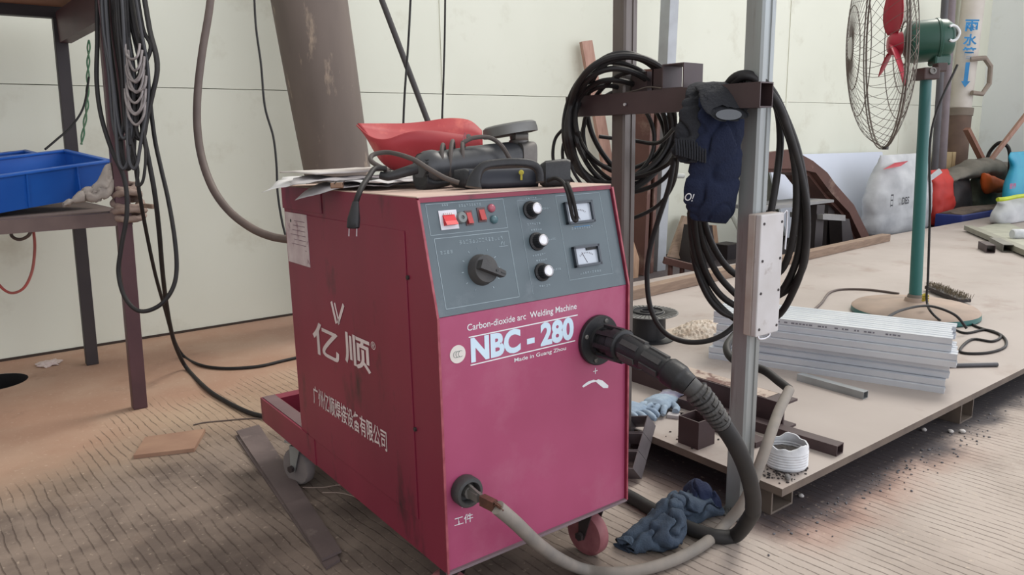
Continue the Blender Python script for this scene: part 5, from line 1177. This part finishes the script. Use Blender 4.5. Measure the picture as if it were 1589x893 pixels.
loft(bm, dense(secs, 5), n=24, cap0=True, wr=.012, wf=12, seed=6); tag(ob('orange_scoop', bm, M('orange_plastic', (226, 106, 48), .5), smooth=True, ang=80, solid=.006), 'orange plastic scoop wedged between grey sack and teal bag', 'scoop')
# blue tray
q0 = P(1412, 362, z=0); t = thing('blue_tray', 'dark blue tray on the floor behind the platform, heaped with black scrap', 'tray', (7.9, 2.2, 0))
bm = B(); bbox(bm, (7.35, 2.07, .0), (8.5, 2.33, .16), bev=.01); ob('tray_body', bm, M('deep_blue', (40, 56, 128), .5), t)
bm = B(); loft(bm, [(V((7.38, 2.2, .16)), V((0, .11, 0)), V((0, 0, .01))), (V((7.8, 2.2, .17)), V((0, .11, 0)), V((0, 0, .04))), (V((8.45, 2.2, .16)), V((0, .11, 0)), V((0, 0, .02)))], n=20, cap0=True, cap1=True, wr=.03, wf=9); ob('scrap_heap', bm, M('scrap_dark', (70, 62, 58), .9, c2=(110, 96, 84), scale=10), t)
# wood block stack in the corner
for k, (x0_, x1_, lb) in enumerate(((1466, 1478, 'pale wooden post stub standing in the corner, left one'), (1479, 1492, 'pale wooden post stub standing in the corner, right one'))):
    bm = B(); a0, a1 = P(x0_, 236, y=2.80), P(x1_, 236, y=2.80); prism(bm, [V((a0.x, 2.8, 0)), V((a1.x, 2.8, 0)), a1, a0], (0, .1, 0)); tag(ob('wood_post', bm, M('yellow_wood', (206, 184, 142), .8, c2=(180, 150, 110), scale=6)), lb, 'wooden post')
# rainwater pipe
t = thing('rainwater_pipe', 'white rainwater pipe with blue lettering in the corner, brown at its foot', 'pipe', P(1484, 260, y=2.86))
ya_ = 2.86
bm = B(); cyl(bm, P(1489, 176, y=ya_), P(1514, -30, y=ya_), .118, n=28); ob('white_pipe', bm, M('pipe_paint', (208, 202, 194), .6, c2=(186, 176, 166), scale=4), t, smooth=True)
bm = B(); cyl(bm, P(1480, 262, y=ya_), P(1488, 176, y=ya_), .135, n=28); ob('brown_pipe', bm, M('pipe_brown', (120, 98, 84), .8, c2=(92, 74, 66), scale=4), t, smooth=True)
bm = B(); cyl(bm, P(1488, 180, y=ya_), P(1489.5, 168, y=ya_), .145, n=28); ob('pipe_joint', bm, M('joint_grey', (130, 118, 106), .8), t, smooth=True)
pa_, pb_ = P(1489, 176, y=ya_), P(1514, -30, y=ya_); pax = (pb_-pa_).normalized(); fwd = V((-.66, -.75, 0)).normalized(); rgt = fwd.cross(pax)*-1
blue_ink = M('blue_letters', (30, 130, 190), .6)
rgt = pax.cross(fwd)*-1 if pax.cross(fwd).dot(cr) < 0 else pax.cross(fwd)
for ch, (cx_, cy_) in zip('雨水管', ((1499, 42), (1496.5, 64), (1494.5, 84))):
    q = P(cx_, cy_, y=ya_); q = q+fwd*.125
    lettering('pipe_lettering', ch, q-rgt*.075-pax*.065, rgt, pax, .15, .13, blue_ink, t, .03, n_lift=.002)
bm = B(); q = P(1491, 115, y=ya_)+fwd*.128; bar(bm, q+pax*.12, q-pax*.10, .045, .004, up=fwd); prism(bm, [q-pax*.09-rgt*.05, q-pax*.09+rgt*.05, q-pax*.16], fwd*.004); ob('pipe_arrow', bm, blue_ink, t)
bm = B(); tube(bm, [P(1506, 92, y=2.75), P(1516, 91, y=2.70), P(1528, 90, y=2.66), P(1537, 103, y=2.64), P(1535, 130, y=2.64), P(1524, 146, y=2.66), P(1508, 144, y=2.72)], .028, n=8, smooth=False); tag(ob('valve_handle', bm, M('handle_tan', (150, 136, 124), .7), smooth=True), 'bent tan metal handle on the right of the rainwater pipe', 'handle')
for (xa, xb, yy, r_, mm, lb) in ((1476, 1462, 2.74, .05, M('pipe_mauve', (128, 116, 120), .6), 'mauve-grey pipe standing left of the rainwater pipe'), (1467, 1452, 2.70, .035, M('pipe_dark', (84, 82, 86), .6), 'dark slim pipe just right of the fan column')):
    a0, a1 = P(xa, -10, y=yy), P(xb, 235, y=yy); bm = B(); cyl(bm, V((a1.x+(a1.x-a0.x)/(a1.z-a0.z)*(-a1.z), yy, 0)), a0, r_, n=18); tag(ob('steel_pipe', bm, mm, smooth=True), lb, 'pipe')
bm = B(); bar(bm, P(1536, 250, y=2.45), P(1600, 168, y=2.2), .05, .04); tag(ob('wood_batten', bm, wood_r), 'pink-brown batten slanting up to the right against the end wall', 'batten')
bm = B(); bar(bm, P(1500, 200, y=2.6), P(1526, 252, y=2.5), .07, .04); tag(ob('wood_batten', bm, M('batten_dark', (150, 108, 92), .8)), 'short darker batten leaning left across the foot of the slanting one', 'batten')
cable('wire_hoop', 'black hoop of stiff hose arching over the grey sack', [(1528, 275, 8.6), (1530, 255, 8.6), (1536, 236, 8.6), (1550, 222, 8.5), (1562, 226, 8.5), (1567, 240, 8.5), (1566, 275, 8.5)], .02, rubber, 'hose')
bm = B(); bbox(bm, P(1393, 0, y=2.99)-V((.02, 0, 0)), V((P(1393, 0, y=2.99).x+.01, 3.02, .75))); bm.free()

# ------------------------------------------------------------------ left of the machine
# leaning concrete column with pipes and cables by the wall
yk_ = 2.62
c_t, c_b = P(480, 0, y=yk_), P(513, 200, y=yk_); dv = (c_b-c_t).normalized()
bot = c_t+dv*(c_t.z/(-dv.z)); top = c_t-dv*1.2
bm = B(); r1_, r2_ = .158, .172
n_ = 40; rings = []
for i in range(25):
    u_ = i/24; p = bot.lerp(top, u_); r_ = .162+.050*u_
    rings.append([bm.verts.new(p+(V((math.cos(a), math.sin(a), 0)))*(r_*(1+.03*noise.noise(V((math.cos(a)*1.5, math.sin(a)*1.5, p.z*2)))))) for a in [2*math.pi*k/n_ for k in range(n_)]])
for A, Bq in zip(rings[:-1], rings[1:]):
    for k in range(n_): bm.faces.new((A[k], A[(k+1) % n_], Bq[(k+1) % n_], Bq[k]))
for v in bm.verts: v.co.z = max(v.co.z, 0)
tag(ob('concrete_column', bm, conc_col, smooth=True), 'thick brown-grey leaning column standing against the wall behind the machine', 'column')
cable('air_hose', 'thick brown hose sweeping down the wall in a curve behind the machine', [(330, -30, 2.85), (324, 20, 2.85), (314, 80, 2.84), (307, 140, 2.82), (306, 195, 2.8), (313, 245, 2.78), (330, 292, 2.74), (355, 327, 2.7), (388, 353, 2.66), (420, 367, 2.62), (452, 372, 2.56), (490, 372, 2.5)], .0145, rubber_b, 'hose', n=14)
cable('drop_cable', 'thin black cable dropping in small kinks just left of the leaning column', [(394, -20, 2.95), (397, 40, 2.95), (405, 100, 2.94), (411, 165, 2.93), (424, 212, 2.92), (429, 255, 2.9), (431, 300, 2.9), (438, 345, 2.88), (446, 375, 2.86)], .0045, rubber)
cable('drop_cable', 'thin straight cable hanging right of the leaning column, left of the slanting pole', [(638, -20, 2.95), (634, 60, 2.95), (629, 130, 2.95), (626, 190, 2.95), (624, 300, 2.95)], .0045, rubber)
cable('drop_cable', 'thin straight cable crossing the slanting pole at the right of the column', [(691, -20, 2.95), (690, 60, 2.95), (688, 130, 2.95), (686, 190, 2.95), (684, 300, 2.95)], .004, rubber)
bm = B(); q0, q1 = P(588, -12, d=3.1), P(663, 186, d=3.2); cyl(bm, q0-(q1-q0)*.3, q1+(q1-q0)*.6, .0125, n=14); tag(ob('slanting_pole', bm, M('pole_dark', (62, 58, 58), .6), smooth=True), 'dark slanting pole leaning behind the red face shield', 'pole')

# steel table
TX, TYf, TYb = -.215, 1.914, 2.70
t = thing('steel_table', 'dark steel table at the left with a lower shelf carrying a blue bin', 'table', (-1.0, 2.3, 0))
LN = .05
for (x_, y_, mm, w_, lab) in ((TX, TYf, steel_m, .05, 'maroon front leg'), (TX-.055, TYb, steel_k, .05, None), (-1.8, TYf, steel_m, .05, None), (-1.8, TYb, steel_k, .05, None)):
    bm = B(); bar(bm, (x_, y_, 0), (x_+LN, y_, 1.54), w_, w_, up=(0, 1, 0), bev=.003); o = ob('leg', bm, mm, t)
    if lab: o['label'] = lab
bm = B(); bbox(bm, (-1.80, TYf-.03, 1.585), (-.10, TYb+.08, 1.62)); ob('table_top', bm, M('board_brown', (170, 122, 92), .8, c2=(140, 96, 72), scale=5), t)
TT = TX+LN
for a_, b_ in (((-1.77, TYf, 1.56), (TT+.025, TYf, 1.56)), ((-1.77, TYb, 1.565), (TT-.03, TYb, 1.565)), ((TT-.0, TYf+.026, 1.50), (TT-.045, TYb-.026, 1.50))):
    bm = B(); bar(bm, a_, b_, .045, .05 if a_[0] < -1 else .125); ob('top_rail', bm, steel_k if a_[1] > 2.5 else steel_m, t)
for a_, b_ in (((-1.80, TYf, .735), (TX+.05, TYf, .735)), ((-1.80, TYb, .735), (TX-.01, TYb, .735)), ((TX+.022, TYf+.026, .735), (TX-.035, TYb-.026, .735))):
    bm = B(); bar(bm, a_, b_, .045, .048); ob('shelf_rail', bm, M('dusty_rail', (104, 86, 80), .7, c2=(78, 62, 60), scale=8), t)
bm = B(); bbox(bm, (-1.8, TYf+.02, .755), (TX-.01, TYb-.02, .762)); ob('lower_shelf', bm, M('shelf_board', (110, 94, 86), .8), t)
# blue bins
def bin_(label, x0_, x1_, y0_, y1_, z0_, z1_, rz=0):
    t = thing('blue_bin', label, 'bin', ((x0_+x1_)/2, (y0_+y1_)/2, z0_))
    bm = B(); tp = .022; w = .004
    lo = [V((x0_+tp, y0_+tp, z0_)), V((x1_-tp, y0_+tp, z0_)), V((x1_-tp, y1_-tp, z0_)), V((x0_+tp, y1_-tp, z0_))]; hi = [V((x0_, y0_, z1_)), V((x1_, y0_, z1_)), V((x1_, y1_, z1_)), V((x0_, y1_, z1_))]
    L_v = [bm.verts.new(p) for p in lo]; H_v = [bm.verts.new(p) for p in hi]; bm.faces.new(L_v[::-1])
    for k in range(4): bm.faces.new((L_v[k], L_v[(k+1) % 4], H_v[(k+1) % 4], H_v[k]))
    o = ob('bin_shell', bm, blue_pl, t, solid=.005)
    bm = B(); 
    for k in range(4): a, b = hi[k], hi[(k+1) % 4]; e = (b-a).normalized(); bar(bm, a-e*.010, b+e*.010, .022, .009, bev=.002)
    ob('rim', bm, blue_pl, t)
    bm = B()
    for k in range(int((x1_-x0_)/.13)): 
        xx = x1_-.13-k*.18
        if xx < x0_: break
        bar(bm, V((xx, y0_+tp-.004, z0_+.004)), V((xx, y0_-.004, z1_)), .006, .012, up=(0, 1, 0))
    for yy in (y0_+.13, y1_-.13): bar(bm, V((x1_-tp+.004, yy, z0_+.004)), V((x1_+.004, yy, z1_)), .006, .012, up=(1, 0, 0))
    ob('ribs', bm, blue_pl, t)
    bm = B(); bar(bm, V((x1_-.13, y0_+.01, z0_+.01)), V((x1_-.13, y0_+.01, z1_-.01)), .005, .03, up=(0, 1, 0)); ob('inner_rib', bm, blue_pl, t)
    return t
from mathutils import Euler
be = Euler((math.radians(8), math.radians(-5.5), math.radians(22)))
corner = P(170, 250, y=2.10); b1 = corner-be.to_matrix() @ V((.25, -.15, .13))
for lb, off in (('blue plastic storage bin on the lower shelf, a grey rag caught under its corner', V((0, 0, 0))), ('second blue bin, showing only its rim behind the first', V((.01, .325, -.02)))):
    c0 = b1+be.to_matrix() @ off
    if off.y: c0.z = b1.z+.0
    t = bin_(lb, c0.x-.25, c0.x+.25, c0.y-.15, c0.y+.15, c0.z, c0.z+.13)
    t.rotation_euler = be
bm = B(); random.seed(1)
secs = [(P(98, 318, y=1.87), V((.0, .0, .006)), V((0, .03, 0))), (P(125, 306, y=1.865), V((.0, 0, .022)), V((0, .02, 0))), (P(150, 298, y=1.87), V((0, 0, .034)), V((0, .02, 0))), (P(168, 280, y=1.88), V((.0, 0, .055)), V((0, .018, 0))), (P(180, 272, y=1.94), V((0, 0, .05)), V((0, .02, 0)))]
loft(bm, dense(secs, 12), n=48, cap0=True, cap1=True, wr=.008, wf=20, seed=3, sharp=1); tag(ob('grey_rag', bm, rag_m, smooth=True, ang=80), 'crumpled grey rag bunched under the right end of the blue bin', 'rag')
# rag tied round the leg, with a stick
bm = B(); q = V((TX+.028, TYf+.02, 0))
for (z_, r_, tl) in ((.74, .036, .2), (.76, .040, -.3), (.79, .036, .5), (.82, .030, -.4), (.85, .024, .3)):
    tube(bm, [V((TX+.045+(r_+.010)*math.cos(a), TYf+(r_+.010)*math.sin(a), z_+tl*.03*math.sin(a*1.0)+.004*math.sin(5*a))) for a in [j*2*math.pi/10 for j in range(10)]], .013, n=8, closed=True, sub=4)
for v in bm.verts: v.co += V((noise.noise(v.co*50), noise.noise(v.co*50+V((9, 0, 0))), noise.noise(v.co*50+V((0, 9, 0)))))*.006
tag(ob('tied_rag', bm, M('beige_rag', (158, 140, 128), .95, c2=(128, 108, 98), scale=20, bump=.4), smooth=True, ang=80), 'beige rag knotted round the front table leg at shelf height', 'rag')
bm = B(); bar(bm, P(212, 318, d=2.76), P(238, 321, d=2.70), .012, .016, bev=.002); tag(ob('wooden_stick', bm, wood_d), 'stub of a wooden stick poking right out of the knotted beige rag', 'stick')
# cables hung on the table's corner
grp = None
cable('welding_lead', 'long black lead making the widest loop in front of the table leg', [(150, -20, 2.60), (151, 60, 2.58), (150, 125, 2.57), (157, 180, 2.56), (173, 232, 2.56), (193, 278, 2.56), (197, 330, 2.56), (188, 385, 2.57), (184, 425, 2.58), (194, 462, 2.58), (216, 483, 2.58), (245, 476, 2.6), (266, 452, 2.62), (274, 420, 2.64), (271, 370, 2.65), (261, 310, 2.66), (250, 262, 2.67), (240, 215, 2.67), (232, 150, 2.66), (226, 90, 2.64), (214, 40, 2.62), (200, -10, 2.6)], .0075, rubber)
def onfloor(pts, r_): return [P(a, b, z=r_) for a, b in pts]
bm = B(); tube(bm, [P(a, b, d=d) for a, b, d in ((200, 150, 2.62), (205, 200, 2.62), (210, 255, 2.63), (218, 310, 2.66), (229, 370, 2.80), (242, 430, 2.98), (256, 480, 3.18), (268, 522, 3.38))]+onfloor(((284, 552), (312, 567), (350, 572), (400, 569), (440, 560), (480, 551), (530, 540)), .008), .0068, n=10); tag(ob('welding_lead', bm, rubber, smooth=True), 'black lead running from the bundle along the floor and behind the machine', 'cable')
bm = B(); tube(bm, [P(a, b, d=d) for a, b, d in ((217, 160, 2.6), (222, 205, 2.6), (230, 245, 2.61), (240, 300, 2.63), (247, 360, 2.70), (252, 420, 2.84), (258, 470, 2.98), (266, 515, 3.12), (276, 546, 3.24))]+onfloor(((290, 572), (320, 603), (352, 624), (385, 640), (415, 648), (450, 655), (500, 668)), .009), .0085, n=12); tag(ob('welding_lead', bm, rubber, smooth=True), 'thicker black lead curving over the floor to the base rail of the machine', 'cable')
bm = B(); tube(bm, onfloor(((300, 660), (318, 656), (350, 653), (385, 650), (412, 650)), .003), .0025, n=6); tag(ob('thin_wire', bm, rubber_b, smooth=True), 'hair-thin dark wire on the grooved floor left of the base rail', 'wire')
t = thing('cable_bundle', 'dense bundle of black cables hung from the corner of the table top', 'cable bundle', P(200, 200, d=2.56))
random.seed(21)
for k in range(15):
    xa = 156+random.random()*42; xb = xa+random.uniform(8, 30); yb2 = random.choice((150, 175, 200, 215, 228, 262)); xm = 178+(xa-156)*.75+random.uniform(0, 12)
    d0 = 2.53+.012*(k % 6); r_ = .0058+.0012*(k % 3)
    pts_ = [(xa, -15), (xa+4, 50), (xa+(xm-xa)*.55, yb2*.55), (xm-4, yb2-25), (xm+2, yb2-2), (xm+9, yb2-4), (xm+14, yb2-30), (xb+22, yb2*.5), (xb+10, 45), (xb, -15)]
    bm = B(); tube(bm, [P(a, b, d=d0+.003*i) for i, (a, b) in enumerate(pts_)], r_, n=8); ob('strand', bm, rubber if k % 3 else M('grey_strand', (56, 56, 60), .5), t, smooth=True)
bm = B()
for k in range(10):
    y0_ = 82+k*10; xl, xr = 197+((k*5) % 7)-3, 217+((k*3) % 8)+k*.6; sag = 10+((k*7) % 5)*4
    tube(bm, [P(xl, y0_-14, d=2.535), P(xl+3, y0_+sag*.4, d=2.53), P((xl+xr)/2, y0_+sag, d=2.528), P(xr-3, y0_+sag*.4, d=2.53), P(xr, y0_-14, d=2.535)], .0046, n=7, sub=5)
ob('silver_loops', bm, M('silver_cable', (150, 142, 140), .4, .3, c2=(96, 90, 90), scale=40), t, smooth=True)
bm = B(); tube(bm, [P(197, 195, d=2.54), P(200, 205, d=2.54), P(203, 225, d=2.54)], .006, n=8); tube(bm, [P(203, 215, d=2.54), P(214, 262, d=2.55), P(212, 288, d=2.55), P(222, 280, d=2.55), P(226, 240, d=2.55), P(222, 195, d=2.55)], .005, n=8, sub=6); ob('short_tail', bm, rubber, t, smooth=True)
# green rope, red strap, small coil under the shelf
bm = B(); 
for ph in (0, math.pi): tube(bm, [P(138+2*math.sin(k*.9+ph)-k*.18-max(0, k-16)*.8, 62+k*6.5, d=3.28) for k in range(26)], .0034, n=6, sub=3)
tag(ob('green_rope', bm, M('rope_green', (60, 116, 88), .9, c2=(110, 130, 100), scale=80), smooth=True), 'thin green twisted rope hanging beside the rear table leg', 'rope')
cable('thin_cable', 'thin dark wire slanting from the green rope down to the blue bin', [(138, 120, 3.26), (130, 165, 3.2), (112, 195, 3.15), (90, 215, 3.1), (70, 232, 3.05)], .0045, rubber)
cable('red_strap', 'faded red strap drooping in a curve below the shelf at the left edge', [(52, 358, 3.1), (54, 385, 3.1), (50, 420, 3.1), (38, 446, 3.1), (20, 455, 3.1), (4, 448, 3.1), (-15, 425, 3.1)], .0055, M('red_strap', (190, 70, 66), .8, c2=(140, 100, 90), scale=6), 'strap')
cable('cable_loop', 'small dark cable loop peeking out under the shelf rail', [(18, 352, 3.0), (18, 366, 3.0), (30, 372, 3.0), (44, 366, 3.0), (50, 354, 3.0)], .0065, rubber_b)
# floor pieces
z = 0
bm = B(); cs = [P(208, 713, z=.0), P(302, 702, z=.0), P(319, 671, z=0), P(226, 684, z=0)]; prism(bm, [V((c.x, c.y, .0005)) for c in cs], (0, 0, .013)); tag(ob('floor_plate', bm, M('rusty_tan_plate', (158, 126, 104), .8, c2=(130, 98, 82), scale=8)), 'rusty tan steel plate lying alone on the floor left of the machine', 'steel plate')
def strip(label, c4, z0_, h_, mat, nm='flat_bar'):
    bm = B(); prism(bm, [V((P(a, b, z=z0_).x, P(a, b, z=z0_).y, z0_)) for a, b in c4], (0, 0, h_)); return tag(ob(nm, bm, mat), label, 'steel bar')
fb = M('purple_brown_bar', (112, 98, 96), .7, .2, c2=(86, 74, 74), scale=7, dirt=(150, 136, 128), dirt_s=12, dirt_lo=.6, dirt_hi=.8, bump=.08)
strip('long purple-brown flat bar on top of its twin, beside the machine', [(367, 672), (500, 872), (530, 858), (402, 662)], .0085, .007, fb)
strip('lower flat bar, mostly hidden under the upper one beside the machine', [(366, 680), (506, 886), (528, 872), (400, 670)], .0005, .007, fb)
bm = B(); random.seed(14); q = P(77, 566, z=0)
bmesh.ops.create_icosphere(bm, subdivisions=3, radius=.045)
for v in bm.verts: v.co *= 1+.7*noise.noise(v.co*45); v.co.z = abs(v.co.z)*.4
bm.transform(Matrix.Translation(q+V((0, 0, .001)))); tag(ob('crumpled_wrapper', bm, M('wrapper', (214, 196, 190), .7), smooth=False), 'crumpled whitish wrapper on the floor by the wall near the pit', 'wrapper')
# wires on the floor under the machine
for pts_, lb in (((((470, 757), (500, 757), (530, 753), (565, 758))), 'pale thin wire on the floor under the machine, nearer the rear caster'), (((500, 765), (530, 766), (560, 776), (590, 800)), 'pale thin wire under the machine, curling nearer its front')):
    bm = B(); tube(bm, onfloor(pts_, .002), .0014, n=5); tag(ob('thin_wire', bm, M('wire_pale', (180, 160, 150), .5), smooth=True), lb, 'wire')
# denim sleeve on the floor
t = thing('denim_sleeve', 'faded blue denim sleeve lying crumpled on the floor across the welding cable', 'sleeve', P(1040, 830, z=0))
def fsec(px, py, hw_px, ang_, hgt, ztop=None):
    c = P(px, py, z=hgt); d_ = (c-CP).dot(cf); a = (V((math.cos(ang_), math.sin(ang_), 0)))*hw_px*d_/FPX; return (V((c.x, c.y, hgt+.001)), a, V((0, 0, hgt)))
secs = [fsec(966, 848, 22, math.radians(100), .013), fsec(984, 845, 25, math.radians(98), .018), fsec(1008, 836, 32, math.radians(88), .026), fsec(1030, 820, 40, math.radians(78), .036), fsec(1044, 803, 36, math.radians(70), .044), fsec(1058, 792, 30, math.radians(60), .034), fsec(1078, 785, 36, math.radians(52), .032), fsec(1096, 782, 34, math.radians(58), .028), fsec(1112, 786, 22, math.radians(70), .014)]
secs = dense(secs, 12)
n_ = 72
bm = B(); loft(bm, secs, n=n_, cap1=True, wr=.013, wf=17, seed=9, sq=2.2, sharp=1)
for v in bm.verts: v.co.z = max(v.co.z, .002)
sl_ = ob('sleeve_cloth', bm, denim, t, smooth=True, ang=80, solid=.003)
bm = B(); c, a, b = secs[0]; loft(bm, [(c+V((.012, 0, 0)), a*.93, b*.9), (c+V((.035, 0, .0)), a*.8, b*.8)], n=n_, cap1=True); ob('cuff_lining', bm, M('lining_black', (20, 22, 28), 1), t)
bm = B(); secs = [fsec(1062, 775, 20, math.radians(50), .030), fsec(1078, 770, 26, math.radians(50), .046), fsec(1095, 774, 26, math.radians(60), .042), fsec(1112, 784, 16, math.radians(70), .03)]
loft(bm, dense(secs, 12), n=48, cap0=True, cap1=True, wr=.008, wf=22, seed=12, sharp=1)
for v in bm.verts: v.co.z = max(v.co.z, .002)
ob('dark_patch', bm, denim_d, t, smooth=True, ang=80)
